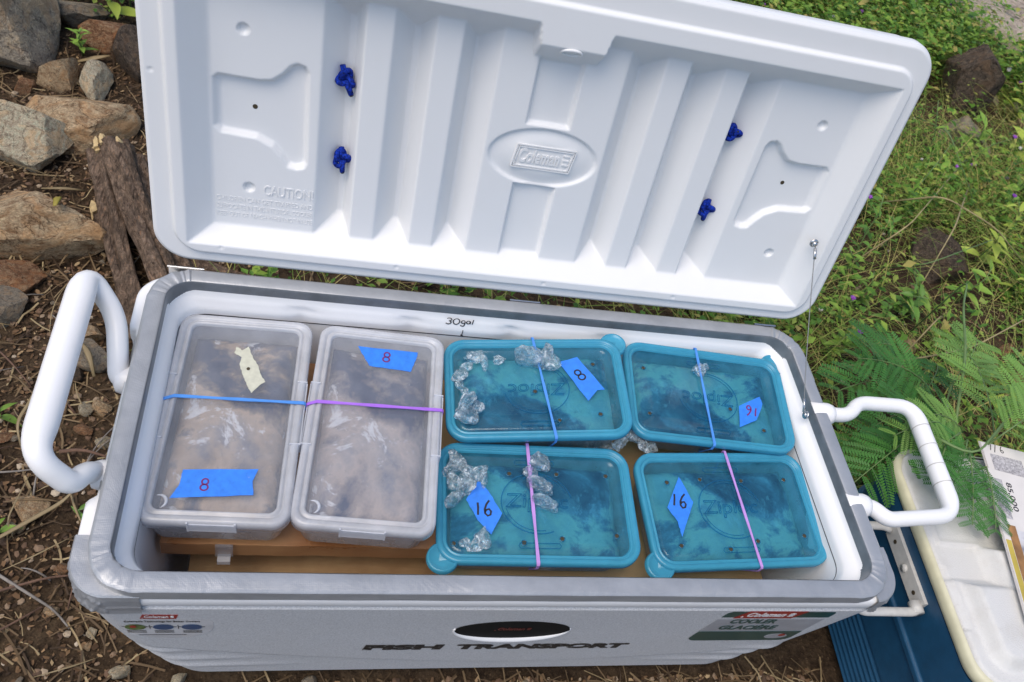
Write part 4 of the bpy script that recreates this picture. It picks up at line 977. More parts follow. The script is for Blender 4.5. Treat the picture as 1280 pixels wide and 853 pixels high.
def ice(k, x, y, r, label, grp, i, dz=0.0, fl=.75):
    r *= 1.18; o = link('ice_chunk', ICEM[i % 8]); m = mat_of(k) @ Matrix.Translation((x, y, -.006 + r * fl * .62 + dz)) @ Euler((0, 0, i * 1.7)).to_matrix().to_4x4() @ Matrix.Diagonal((r * 1.35, r * (.85 + .4 * ((i * 37) % 10) / 10), r * fl * 1.15, 1))
    o.matrix_world = m; return tag(o, label, 'ice', grp)
i_ = 0
for x, y, r in ((.1037, -.0629, .0135), (.087, -.0497, .0100), (.1166, -.0427, .009), (.1309, -.0063, .010), (.1300, -.0247, .0105), (.122, .008, .006)):
    ice('A', x, y, r, 'watery ice lump in the back left cluster on the lid with the large ice lump', 'ice at the back left of that lid', i_); i_ += 1
ice('A', .1181, .0314, .0155, 'jagged clear ice lump near the front left of the back middle blue lid', 'ice on the back middle lid', i_, 0, 1.0); i_ += 1
ice('A', .1236, .0569, .0165, 'rounded clear ice lump at the front left corner of the back middle blue lid', 'ice on the back middle lid', i_, 0, 1.0); i_ += 1
ice('A', .102, .040, .009, 'small ice piece between two lumps at the front left of the back middle lid', 'ice on the back middle lid', i_); i_ += 1
for x, y, r, nm in ((.0085, -.0516, .0185, 'left half of the large clear ice lump beside the tape marked 8'), (-.0188, -.0563, .0145, 'upper right half of the large clear ice lump beside the tape marked 8'), (-.0248, -.0415, .0135, 'lower right piece of the large clear ice lump beside the tape marked 8'), (-.0045, -.0640, .0105, 'top piece of the large clear ice lump beside the tape marked 8')):
    ice('A', x, y, r, nm, 'large ice lump', i_, .003, 1.15); i_ += 1
ice('A', .06, -.0569, .010, 'flat wet ice piece halfway along the back of the middle blue lid', 'ice on the back middle lid', i_, 0, .4); i_ += 1
ice('B', .0126, -.0556, .0105, 'blue tinted ice piece beside the band on the back right lid', 'ice on the back right lid', i_); i_ += 1
ice('B', .001, -.0594, .0085, 'sharp clear ice piece under the band on the back right lid', 'ice on the back right lid', i_, 0, 1.2); i_ += 1
for x, y, r in ((-.1245, .0707, .012), (-.1300, .0507, .013), (-.1275, .0266, .0125), (-.1295, -.000, .0125), (-.1028, .0447, .0125), (-.1101, .0223, .0125), (-.117, .060, .0105), (-.121, .012, .0095), (-.1131, .036, .010), (-.0831, .0363, .010), (-.089, .048, .011)):
    ice('C', x, y, r, 'melting ice lump in the row along the left side of the front blue lid', 'melting ice along the front lid', i_, 0, .9); i_ += 1
for x, y, r in ((-.0866, -.0608, .0125), (-.0955, -.0705, .011), (-.1129, -.0704, .008)):
    ice('C', x, y, r, 'flat melting ice piece below the tape marked 16 on the front blue lid', 'ice below the tape', i_, 0, .6); i_ += 1
for x, y, r, nm in ((.0062, .0671, .0145, 'topmost ice cube beside the lilac band'), (-.0095, .0487, .0105, 'small ice cube under the lilac band'), (.0053, .0252, .0155, 'middle ice cube beside the lilac band'), (.0115, -.0046, .0150, 'lowest ice cube beside the lilac band')):
    ice('C', x, y, r, nm, 'ice cubes beside the lilac band', i_ | 1, 0, 1.05); i_ += 1
rg = random.Random(5)
for q in range(22):
    o = link('ice_chunk', ICEM[(q * 3) % 8])
    if q < 15: o.location = (.120 + .140 * q / 14, .2965 + .012 * rg.uniform(-1, 1), .348 + .016 * rg.random() + .02 * (q > 6))
    else: o.location = (.2035 + .006 * rg.uniform(-1, 1), .272 - .018 * (q - 15), .352 - .004 * (q - 15))
    k_ = rg.uniform(.010, .0145); o.scale = (k_, k_ * .9, k_ * 1.1); o.rotation_euler = (q, q * 2.1, q * .7)
    tag(o, 'clear ice chunk wedged in the gap between the four blue containers', 'ice', 'ice in the gap between containers')

# ------------------------------------------------------------------ blue cooler at the right
BX, BY = .736, .105; BW = .20; BL = .60
bc = thing('blue_cooler', (BX, BY, 0), 'blue cooler with cream rim and weathered white lid at the right', 'cooler', None, (0, 0, R(-3.0)))
def bcbody():
    mb = MB(); rs = []
    for z in np.concatenate([[.004, .012], np.linspace(.02, .14, 60), np.linspace(.145, .225, 12), np.linspace(.226, .246, 12), np.linspace(.25, .345, 8)]):
        ins = .014 * (1 - z / .345) + (.012 if z < .01 else (.005 if z < .015 else 0))
        if .022 < z < .135: ins += .0022 * (1 + math.sin((z - .022) * 2 * PI / .0145)) / 1
        ins -= .006 * float(sstep(.226, .229, z) - sstep(.240, .244, z))
        rs.append(rr(BL / 2 - ins, BW + .02 - ins, .05, z, BL / 2, 0, 20, 16, 10))
    return mb.rings(rs[::-1], True, False, True)
bcbody().build('body', 'bluebody', bc)
MB().rings([rr(BL / 2 + d, BW + .02 + d, .055, z, BL / 2, 0, 20, 16, 10) for d, z in ((-.004, .372), (-.0005, .371), (.003, .367), (.004, .358), (.003, .350), (-.002, .3465), (-.012, .345))]).build('rim', 'cream', bc)
MB().rings([rr(BL / 2 + d, BW + .02 + d, .052, z, BL / 2, 0, 20, 16, 10) for d, z in ((-.012, .347), (-.0045, .349), (-.003, .340), (-.0025, .332), (-.008, .328))]).build('upper_band', 'bluebody', bc)
def bclid():
    nx, ny = 150, 130; x0, x1, y0, y1, rd = .0035, BL - .0035, -(BW + .0165), BW + .0165, .05
    X, Y = np.meshgrid(np.linspace(x0, x1, nx), np.linspace(y0, y1, ny)); cx, cy = (x0 + x1) / 2, 0; hx, hy = (x1 - x0) / 2 - rd, y1 - rd
    a, b_ = np.abs(X - cx) - hx, np.abs(Y - cy) - hy; cor = (a > 0) & (b_ > 0); k = np.where(cor, np.maximum(a, b_) / np.maximum(np.hypot(a, b_), 1e-9), 1)
    X = np.where(cor, cx + np.sign(X - cx) * (hx + a * k), X); Y = np.where(cor, cy + np.sign(Y - cy) * (hy + b_ * k), Y)
    d = sdrr(X, Y, x0, x1, y0, y1, rd); dp = sdrr(X, Y, x0 + .024, x1 - .024, y0 + .024, y1 - .024, .035)
    notch = np.minimum(np.minimum(X + .1, .098 - X), np.minimum(Y + .040, .20 - Y)); gut = np.minimum(np.minimum(X - .02, .30 - X), np.minimum(Y - .028, .085 - Y))
    dp2 = np.minimum(dp, -np.maximum(notch, gut))
    z = .366 + .010 * sstep(0, .006, d) + .022 * sstep(0, .022, dp2) - .006 * sstep(-.002, .006, np.minimum(notch, .02)) * (gut < .0) - .003 * sstep(0, .01, gut)
    # tabs of the inner step along the cream rim
    z = z - .004 * sstep(.0, .003, .014 - d) * (np.abs(Y + .07) < .055)
    idx = np.arange(nx * ny).reshape(ny, nx); mb = MB().add(np.stack([X, Y, z], -1).reshape(-1, 3), np.stack([idx[:-1, :-1], idx[:-1, 1:], idx[1:, 1:], idx[1:, :-1]], -1).reshape(-1, 4).tolist())
    loop = np.concatenate([idx[0, :], idx[1:, -1], idx[-1, -2::-1], idx[-2:0, 0]]); L = np.stack([X, Y, z], -1).reshape(-1, 3)[loop]; L2 = L.copy(); L2[:, 2] = .352
    mb.rings([L2, L]); return mb
bclid().build('lid', 'oldwhite', bc)
pl = MB(); pl.box((-.006, -.062, .290), (.010, .085, .322)); plo = pl.build('handle_plate', 'greyplastic', bc, smooth=False)
for y in (-.035, .06): MB().tube([(-.007, y, .306), (-.0055, y, .306)], .004, 10).build('plate_screw', 'hole', plo, smooth=False)
MB().tube([(-.002, .01, .306), (-.010, .01, .306)], .007, 12).build('plate_knob', 'greyplastic', plo)
bh = MB(); bh.tube(dens(smoothpath([(-.006, -.062, .306), (-.020, -.070, .306), (-.125, -.072, .300), (-.125, .09, .300), (-.020, .09, .306), (-.006, .085, .306)], .018)), .008, 12, True, .8); bh.build('handle', 'greyplastic', bc)
MB().tube([(-.012, -.073, .306), (-.012, -.052, .306)], .011, 14).build('handle_pivot', 'greyplastic', bc)

# magazines on the blue lid
def magazine(corner, ang, w_, l_, z, label, photo):
    t = thing('magazine', (corner[0], corner[1], z), label, 'magazine', 'magazines on the blue cooler', (0, 0, R(ang)))
    for k in range(3): MB().box((.0006 * k, -l_ + .0008 * k, .0015 * k), (w_, -.0012 * k, .0015 * k + .0012)).build('page', 'paper', t, smooth=False)
    z1 = .0043
    if not photo:
        q = MB()
        for c_ in range(3):
            q.box((.014 + c_ * .075, -.19, z1), (.080 + c_ * .075, -.0265, z1 + .0002))
        q.build('text_block', 'papergrey', t, smooth=False)
        m = MB(); strokes(m, [[(.022, -.004), (.020, -.012), (.018, -.018)], [(.032, -.003), (.029, -.012), (.026, -.021)]] + [[(.040 + x * .014, -.012 + y * .014) for x, y in digits('16')[1]]], .0016, lambda x, y, h: (x, y, z1 + h), .0002); m.build('pen_mark', 'ink', t, smooth=False)
    else:
        q = MB()
        for c_ in range(3):
            q.box((.008 + c_ * .075, -.105, z1), ((.030 if c_ == 0 else .073) + c_ * .075, -.022, z1 + .0002))
        q.build('text_block', 'papergrey', t, smooth=False)
        v, f = text2d('85,000', 1, .01); v = fit(v, .060, .0125); v = np.column_stack([v[:, 1], -v[:, 0]]) + [.042, -.055]
        m = MB(); thick(m, v, f, lambda x, y, h: (x, y, z1 + h), .0002); m.build('printed_number', 'ink', t, smooth=False)
        MB().box((.030, -l_ + .004, z1), (w_, -.125, z1 + .0003)).build('photo', 'photo', t, smooth=False)
        MB().box((.014, -l_ + .004, z1), (.030, -.118, z1 + .0003)).build('photo', 'photobrown', t, smooth=False)
        MB().box((.003, -l_ + .004, z1), (.013, -.150, z1 + .0003)).build('photo', 'photoyellow', t, smooth=False)
    return t
magazine((.924, .330), -12, .28, .20, .402, 'open newsprint magazine, the page farther back with grey columns and pen marks', False)
magazine((.897, .270), -13.5, .28, .30, .4075, 'newsprint magazine lying nearer, printed with a number and a colour photo', True)

# ------------------------------------------------------------------ rocks
def rockmesh(seed, sub, flat):
    import bmesh
    rg = random.Random(seed); bm = bmesh.new(); bmesh.ops.create_icosphere(bm, subdivisions=sub, radius=1)
    pl_ = [(Vector((rg.gauss(0, 1), rg.gauss(0, 1), rg.gauss(0, 1) * .8)).normalized(), rg.uniform(.45, .80)) for _ in range(rg.randint(10, 15))]
    o = Vector((seed * 3.1, seed * 1.7, 0))
    for v in bm.verts:
        p = v.co * (1 + .22 * noise.noise(v.co * .9 + o))
        for n, d in pl_:
            q = p.dot(n)
            if q > d: p -= n * (q - d) * .97
        p *= 1 + .05 * noise.noise(p * 2.6 + o) + .030 * noise.noise(p * 6 + o) + (.016 * noise.noise(p * 14 + o) if sub > 3 else 0)
        v.co = p
    mx = [max(abs(v.co[i]) for v in bm.verts) for i in range(3)]
    for v in bm.verts: v.co = Vector([v.co[i] / mx[i] for i in range(3)])
    me = bpy.data.meshes.new('rock'); bm.to_mesh(me); bm.free(); me.polygons.foreach_set('use_smooth', [True] * len(me.polygons)); me.set_sharp_from_angle(angle=R(24)); return me
def rock(x, y, w_, d_, h_, rot, mat, label, seed, grp=None, sub=4, bury=.25, name='rock'):
    me = rockmesh(seed, sub, 0); me.materials.append(MT[mat]); o = link(name, me)
    o.location = (x, y, gz(x, y) + h_ * (.5 - bury)); o.scale = (w_ / 2 * 1.04, d_ / 2 * 1.08, h_ / 2 * 1.25); o.rotation_euler = (0, 0, rot); return tag(o, label, 'rock', grp)
G1 = 'fieldstones behind the left end of the cooler'; G2 = 'stones among the weeds at the right'
ROCKS = [(-1.156, 1.690, .30, .33, .30, .37, 'rock_grey', 'big square grey boulder at the top left corner', 3, G1), (-.980, 1.545, .112, .085, .085, .32, 'rock_tan', 'small squat tan stone beside the big grey boulder', 5, G1),
 (-.899, 1.560, .082, .19, .07, .28, 'rock_pale', 'narrow pale stone standing lengthwise near the lid', 8, G1), (-.890, 1.753, .19, .10, .11, .25, 'rock_red', 'smooth reddish brown stone at the back next to the lid', 9, G1),
 (-.815, 1.645, .11, .21, .12, .23, 'rock_dark', 'dark slab like stone half hidden by the lid edge', 12, G1), (-1.005, 1.835, .17, .09, .09, .29, 'rock_grey', 'blue grey stone at the back under the green leaves', 13, G1),
 (-.900, 1.367, .27, .22, .10, 0.0, 'rock_tan', 'large flat tan and rusty stone under the pale boulder', 21, G1), (-.997, 1.285, .225, .20, .15, .37, 'rock_pale', 'pale cream boulder with cracked face near the left edge', 17, G1),
 (-.918, .970, .315, .22, .17, .15, 'rock_tan', 'biggest tan and grey boulder above the left handle', 31, G1), (-.925, .845, .18, .10, .07, .43, 'rock_red', 'layered red brown stone in front of the biggest tan boulder', 33, G1),
 (-.914, .770, .09, .08, .055, .45, 'rock_grey', 'grey rounded stone at the left edge level with the handle top', 36, G1), (-1.045, 1.500, .062, .05, .04, .35, 'rock_red', 'little pinkish stone between boulder and pale stone', 38, G1),
 (2.170, 2.233, .30, .26, .27, -.76, 'rock_dark', 'dark craggy rock behind the right corner of the lid', 41, G2), (2.028, 1.968, .21, .15, .13, -.78, 'rock_grey', 'grey stone below the craggy rock beside the lid', 44, G2),
 (2.347, 2.286, .07, .08, .055, -.78, 'rock_grey', 'small pale grey stone right of the craggy rock', 46, G2), (2.430, 2.255, .08, .085, .06, -.8, 'rock_pale', 'small whitish stone farthest right beside the craggy rock', 47, G2),
 (1.545, 1.260, .20, .18, .13, -.84, 'rock_dark', 'dark mossy rock among the weeds halfway down the right side', 50, G2), (1.708, .924, .05, .06, .04, -.99, 'rock_dark', 'small dark slate stone near the right edge', 52, G2),
 (1.665, .928, .045, .045, .035, -.98, 'rock_red', 'small brick red stone beside the dark slate stone', 53, G2), (1.70, .80, .14, .2, .09, -1.03, 'rock_red', 'broad reddish stone at the right edge behind the feathery leaves', 55, G2),
 (2.352, 2.036, .21, .16, .12, -.83, 'rock_brown', 'brown stone at the right edge below the small white stone', 57, G2), (1.051, .615, .1, .08, .05, -.93, 'rock_brown', 'brown stone in the shade under the right handle', 58, G2), (1.315, .908, .06, .05, .035, -.9, 'rock_tan', 'small tan stone among weeds left of the tall green stem', 59, G2)]
for a in ROCKS: rock(*a)
G3 = 'stones lying in the litter at the left'
for x, y, w_, d_, h_, m, lb in ((-.745, .725, .052, .046, .032, 'rock_tan', 'tan stone seen through the left handle near its top'), (-.735, .662, .085, .07, .045, 'rock_grey', 'grey angular stone seen through the left handle'), (-.757, .625, .05, .045, .03, 'rock_dark', 'dark stone next to the grey one inside the handle loop'),
    (-.759, .551, .031, .028, .02, 'rock_tan', 'small ochre stone low in the handle loop'), (-.720, .549, .033, .032, .022, 'rock_pale', 'small pinkish cream stone low in the handle loop'), (-.685, .553, .045, .034, .024, 'rock_tan', 'olive tan stone beside the cooler end'), (-.713, .506, .038, .024, .018, 'rock_red', 'reddish chip below the olive tan stone'),
    (-.677, .475, .037, .029, .018, 'rock_pale', 'pale chip touching the front arm of the left handle'), (-.767, .338, .068, .05, .022, 'rock_tan', 'flat tan stone half buried left of the cooler'), (-.565, .049, .035, .025, .02, 'rock_pale', 'whitish stone at the front left corner of the cooler'), (-.689, .218, .022, .028, .012, 'rock_red', 'little pink stone near the taped corner'),
    (-.784, .294, .023, .02, .014, 'rock_pale', 'cream pebble below the flat tan stone'), (-.477, .036, .03, .022, .018, 'rock_pale', 'pale pebble in front of the cooler near its left corner'), (-.271, .030, .03, .024, .016, 'rock_grey', 'grey pebble at the bottom edge in front of the cooler'), (.103, .014, .03, .022, .016, 'rock_pale', 'pale pebble at the bottom edge below the lettering'),
    (-.686, .149, .028, .018, .014, 'rock_tan', 'tan pebble left of the front corner'), (-.843, .478, .03, .037, .014, 'rock_red', 'red stone at the left edge below the handle'), (-.800, .611, .032, .027, .016, 'rock_red', 'rusty stone outside the left handle grip')):
    rock(x, y, w_, d_, h_, x * 5, m, lb, int(abs(x * 1000) + abs(y * 777)) % 400, G3, 3, .2, 'stone')
o = rock(2.83, 2.98, .62, .95, .10, -.55, 'slab', 'flat beige slab at the top right corner', 77, None, 4, .15, 'stone_slab')

# ------------------------------------------------------------------ fallen branches
def branch(P, r0, r1, label, seed, ends=True, knobby=.35):
    P = [Vector(p) for p in P]; t = thing('dead_branch', tuple(P[0]), label, 'branch', 'dead branches behind the cooler')
    d = dens(smoothpath(P, .12, 8), .010); n = 30; rs = []; m = len(d)
    for i, p in enumerate(d):
        tt = (d[min(i + 1, m - 1)] - d[max(i - 1, 0)]).normalized(); a = tt.cross(Vector((0, 0, 1))).normalized(); b_ = a.cross(tt)
        rad = r0 + (r1 - r0) * i / (m - 1); ring = []; tw_ = 1.6 * noise.noise(Vector((seed, i * .03, 4)))
        for k in range(n):
            an = 2 * PI * k / n; dv = a * math.cos(an) + b_ * math.sin(an); rg_ = -.34 * max(0.0, math.sin(an * 3 + tw_ + seed)) ** 2 - .14 * max(0.0, math.sin(an * 7 - tw_ * 2)) ** 2
            q = 1.14 + rg_ + .10 * math.sin(an * 4 + 2 * noise.noise(Vector((seed, i * .04, 0)))) * (.5 + noise.noise(Vector((an, i * .05, seed)))) + knobby * noise.noise(Vector((math.cos(an) * 1.3 + seed, math.sin(an) * 1.3, i * .07))) + .16 * noise.noise(Vector((math.cos(an) * 4, math.sin(an) * 4 + seed, i * .16)))
            ring.append(tuple(p + dv * rad * q - P[0]))
        rs.append(ring)
    MB().rings(rs, True, True, True).build('bark', 'bark', t)
    if ends:      # splintered pale break at the near end
        mb = MB(); rg = random.Random(seed); ax = (d[0] - d[3]).normalized(); u = ax.cross(Vector((0, 0, 1))).normalized(); v_ = u.cross(ax)
        for k in range(16):
            an = rg.uniform(0, 6.28); q = rg.uniform(.2, 1.0) * r0; c_ = u * math.cos(an) * q + v_ * math.sin(an) * q; s_ = rg.uniform(.006, .013); L = rg.uniform(.012, .042)
            mb.tube([c_ - ax * .01, c_ + ax * L * .5, c_ + ax * L], [s_, s_ * .8, s_ * .15], 5)
        mb.build('splintered_end', 'freshwood', t, smooth=False)
    return t
branch([(-.785, 1.224, .08), (-.712, 1.045, .075), (-.625, .862, .06), (-.550, .690, .045)], .034, .024, 'thick dead branch with splintered pale end, in the middle of the pile', 2)
branch([(-.815, 1.22, .06), (-.758, 1.03, .055), (-.705, .869, .045), (-.640, .715, .03)], .026, .021, 'thinner dark branch lying left of the thick one', 5)
branch([(-.745, 1.21, .05), (-.670, 1.044, .05), (-.585, .875, .04), (-.53, .78, .03)], .030, .022, 'reddish branch right of the thick one with a broken end', 9)
branch([(-.772, 1.20, .10), (-.690, 1.02, .085), (-.610, .85, .065), (-.545, .73, .05)], .018, .013, 'slim reddish branch lying on top of the thick one', 23)
branch([(-.79, 1.05, .03), (-.715, .90, .035), (-.665, .76, .03)], .016, .012, 'slim grey branch at the outer left of the pile', 27)
branch([(-.705, 1.25, .035), (-.64, 1.085, .035), (-.555, .90, .03)], .026, .02, 'rough branch at the left edge of the lid', 14)
branch([(-.63, .965, .03), (-.50, .885, .03), (-.36, .885, .025)], .024, .016, 'crosswise branch behind the cooler under the lid', 19, False)
tw = thing('twig', (1.148, .853, .06), 'bent reddish twig standing among weeds above the right handle', 'twig')
MB().tube([Vector(p) - Vector((1.148, .853, .06)) for p in smoothpath([(1.148, .853, .03), (1.178, .808, .065), (1.186, .77, .068), (1.20, .732, .05), (1.215, .70, .01)], .03, 4)], [.012, .011, .010, .010, .010, .0095, .009, .009, .009, .009, .009, .009, .009, .009, .009, .009, .009][:17], 8).build('bark', 'redtwig', tw)

# ------------------------------------------------------------------ litter on the ground
def incooler(x, y): return -.52 < x < .52 and .03 < y < .49
def inblue(x, y): return .715 < x < 1.4 and -.13 < y < .34
def scatter(n, fn, x0, x1, y0, y1, dens_=None):
    k = 0
    while k < n:
        x, y = random.uniform(x0, x1), random.uniform(y0, y1)
        if incooler(x, y) or inblue(x, y): continue
        if dens_ and random.random() > dens_(x, y): continue
        fn(x, y); k += 1
mb = MB()
def flake(x, y):
    s = random.uniform(.0025, .0085); a0 = random.uniform(0, 6.28); z = gz(x, y) + random.uniform(.001, .007); el = random.uniform(.25, .8); k = random.randint(4, 6); tx, ty = random.uniform(-.5, .5), random.uniform(-.5, .5); ca, sa = math.cos(a0), math.sin(a0); P = []
    for i in range(k):
        a = 2 * PI * (i + random.uniform(-.3, .3)) / k; r_ = s * random.uniform(.6, 1.1); u, v = r_ * math.cos(a), r_ * math.sin(a) * el
        P.append((x + u * ca - v * sa, y + u * sa + v * ca, z + u * tx + v * ty))
    mb.add(P, [tuple(range(k))])
scatter(15000, flake, -1.35, -.48, -.1, 2.0); scatter(2500, flake, -.6, .75, -.12, .04); scatter(5000, flake, -1.6, 1.7, -.9, .04); scatter(1800, flake, -.5, .9, .5, 1.2); scatter(4500, flake, .6, 2.8, .3, 3.2)
tag(mb.build('leaf_litter', 'litter', smooth=False), 'loose crumbled leaf litter over the soil', 'leaf litter', kind='stuff')
mb = MB()
def straw(x, y, lmax=.09):
    L = random.uniform(.02, lmax); a = random.uniform(0, 6.28); w_ = random.uniform(.0006, .0018); z = gz(x, y) + random.uniform(.003, .012); bnd = random.uniform(-.35, .35); p = []
    for k in range(4):
        t = k / 3 - .5; aa = a + bnd * t; px, py = x + math.cos(aa) * L * t, y + math.sin(aa) * L * t; zz = z + random.uniform(-.002, .004); nx_, ny_ = -math.sin(aa) * w_, math.cos(aa) * w_
        p += [(px + nx_, py + ny_, zz), (px - nx_, py - ny_, zz + .0006)]
    mb.add(p, [(0, 1, 3, 2), (2, 3, 5, 4), (4, 5, 7, 6)])
scatter(1600, straw, -1.3, -.48, -.1, 1.7); scatter(500, straw, -.6, .75, -.12, .04); scatter(1200, straw, -1.6, 1.7, -.9, .04); scatter(500, straw, -.5, .9, .5, 1.2); scatter(1500, straw, .6, 2.8, .3, 3.2)
tag(mb.build('dry_straw', 'straw', smooth=False), 'short bits of dry straw over the soil', 'straw', kind='stuff')
import bmesh
bmI = bmesh.new(); bmesh.ops.create_icosphere(bmI, subdivisions=1, radius=1); IV = np.array([tuple(v.co) for v in bmI.verts]); bmI.verts.index_update(); IF = [tuple(v.index for v in f.verts) for f in bmI.faces]; bmI.free()
mb = MB()
def pebble(x, y):
    s = random.uniform(.002, .0075) * (1.5 if random.random() < .08 else 1); sc_ = np.array([s * random.uniform(.7, 1.3), s * random.uniform(.7, 1.3), s * random.uniform(.4, .8)])
    v = IV * (1 + RNG.uniform(-.22, .22, (len(IV), 1))) * sc_; a = random.uniform(0, 6.28); c, q = math.cos(a), math.sin(a); v = v @ np.array([[c, q, 0], [-q, c, 0], [0, 0, 1]])
    mb.add(v + [x, y, gz(x, y) + s * .3], IF)
scatter(2000, pebble, -1.2, -.48, -.1, 1.5); scatter(1100, pebble, -.6, .75, -.12, .035); scatter(1300, pebble, -1.6, 1.7, -.9, .03); scatter(1200, pebble, .6, 2.6, .3, 3.0)
tag(mb.build('gravel', 'pebbles', smooth=False), 'fine gravel scattered over the soil', 'gravel', kind='stuff')
# twigs, blades and leaves big enough to be picked up one by one
GT = 'twigs and dry blades in the litter left of the cooler'
def blade(P, w_, mat, name, label, cat, grp=None, round_=False):
    P0 = Vector(P[0]); t = [Vector(p) - P0 for p in smoothpath(P, .05, 4)]; m = len(t)
    rad = [w_ * (.35 + .65 * math.sin(PI * min(1, max(0, (i + .6) / m)))) for i in range(m)]
    o = MB().tube(t, rad if not round_ else [w_ * (1 - .45 * i / m) for i in range(m)], 6, True, 1.0 if round_ else .25).build(name, mat); o.location = P0; return tag(o, label, cat, grp)
def gp(x, y, dz=.008): return (x, y, gz(x, y) + dz)
blade([gp(-.86, .21, .02), gp(-.79, .27, .022), gp(-.71, .335, .03), gp(-.69, .36, .04)], .0042, 'dryleaf', 'dry_blade', 'broad pale dry blade slanting up towards the front handle arm', 'dry blade', GT)
blade([gp(-.815, .62), gp(-.81, .56, .02), gp(-.825, .50, .02), gp(-.81, .46)], .0036, 'dryleaf', 'dry_blade', 'curled tan blade at the left edge outside the handle grip', 'dry blade', GT)
blade([gp(-.72, .395), gp(-.69, .33, .02), gp(-.672, .30, .02)], .0022, 'dryleaf', 'dry_blade', 'thin brown blade running from the front handle arm to the cooler', 'dry blade', GT)
blade([gp(-.66, .235, .02), gp(-.655, .26, .024), gp(-.645, .29, .024)], .0038, 'yleaf', 'dry_blade', 'short yellow blade lying against the taped corner', 'dry blade', GT)
blade([gp(-.90, .12), gp(-.80, .165, .02), gp(-.70, .20, .02), gp(-.66, .21)], .0030, 'twig', 'twig', 'long dark twig across the ground below the cooler corner', 'twig', GT, True)
blade([gp(-.80, .22), gp(-.74, .18, .02), gp(-.68, .145, .02), gp(-.655, .12)], .0028, 'greytwig', 'twig', 'grey twig slanting towards the bottom of the cooler end', 'twig', GT, True)
blade([gp(-.88, .075), gp(-.78, .09, .02), gp(-.70, .15, .02)], .0026, 'twig', 'twig', 'brown twig low at the bottom left corner', 'twig', GT, True)
blade([gp(-.90, .40), gp(-.82, .395, .02), gp(-.74, .415, .015)], .0024, 'greytwig', 'twig', 'pale grey twig at the left edge below the front handle arm', 'twig', GT, True)
blade([gp(-.78, .40, .01), gp(-.78, .35, .03), gp(-.79, .30, .02), gp(-.775, .275)], .0016, 'dryleaf', 'dry_blade', 'wiry pale blade curling over the flat tan stone', 'dry blade', GT)
blade([gp(-.85, .31), gp(-.845, .22, .03), gp(-.85, .14, .02), gp(-.83, .10)], .0022, 'dryleaf', 'dry_blade', 'long upright tan blade near the left edge of the ground', 'dry blade', GT)
blade([gp(-.79, .14), gp(-.76, .115, .03), gp(-.79, .09, .02)], .0042, 'dryleaf', 'dry_blade', 'pale curled blade near the bottom left corner', 'dry blade', GT)
blade([gp(-.74, .445, .02), gp(-.70, .445, .03), gp(-.655, .43, .03)], .0040, 'twig', 'twig', 'curved brown twig beside the front handle arm', 'twig', GT, True)
blade([gp(-.86, 1.02, .09), gp(-.845, .985, .13), (-.842, .95, .14)], .0085, 'yleaf', 'fallen_leaf', 'yellow lance leaf leaning on the biggest tan boulder', 'leaf')
blade([gp(-.96, 1.64), gp(-.92, 1.65, .02), gp(-.885, 1.665, .02)], .0095, 'dryleaf', 'fallen_leaf', 'dry tan leaf on the soil between the back stones', 'leaf')
blade([gp(-.93, 1.135), gp(-.88, 1.13, .02), gp(-.84, 1.145)], .0050, 'dryleaf', 'fallen_leaf', 'pale dry leaf strip between the two tan boulders', 'leaf')
blade([gp(-.745, .67, .05), gp(-.725, .64, .055), gp(-.71, .60, .04)], .0060, 'dryleaf', 'fallen_leaf', 'pale curled leaf on the grey stone inside the handle loop', 'leaf')
rg = random.Random(77)
for q in range(90):
    x, y = rg.uniform(-1.0, -.62), rg.uniform(-.02, 1.25); a = rg.uniform(0, 6.28); L = rg.uniform(.05, .16); k = rg.uniform(-.4, .4)
    c, s_ = math.cos(a), math.sin(a)
    if x + abs(c) * L > -.6 and y < .55: continue
    P = [gp(x + c * L * t - s_ * k * L * t * t, y + s_ * L * t + c * k * L * t * t, .008 + .012 * math.sin(PI * t)) for t in (0, .35, .7, 1)]
    if q % 3: blade(P, rg.uniform(.0011, .0026), 'straw' if q % 2 else 'dryleaf', 'dry_blade', 'thin dry grass blade scattered in the litter left of the cooler', 'dry blade', 'scattered dry blades')
    else: blade(P, rg.uniform(.0011, .0024), 'twig' if q % 2 else 'greytwig', 'twig', 'thin twig scattered in the litter left of the cooler', 'twig', 'scattered twigs', True)
for q in range(70):
    x, y = rg.uniform(-1.0, -.60), rg.uniform(-.03, 1.0); s_ = rg.uniform(.009, .019)
    if x > -.62 and y > .0: continue
    rock(x, y, s_ * 1.3, s_, s_ * .7, q, rg.choice(['rock_tan', 'rock_red', 'rock_pale', 'rock_brown', 'rock_grey']), 'small pebble scattered in the litter left of the cooler', 500 + q, 'scattered pebbles', 2, .2, 'stone')

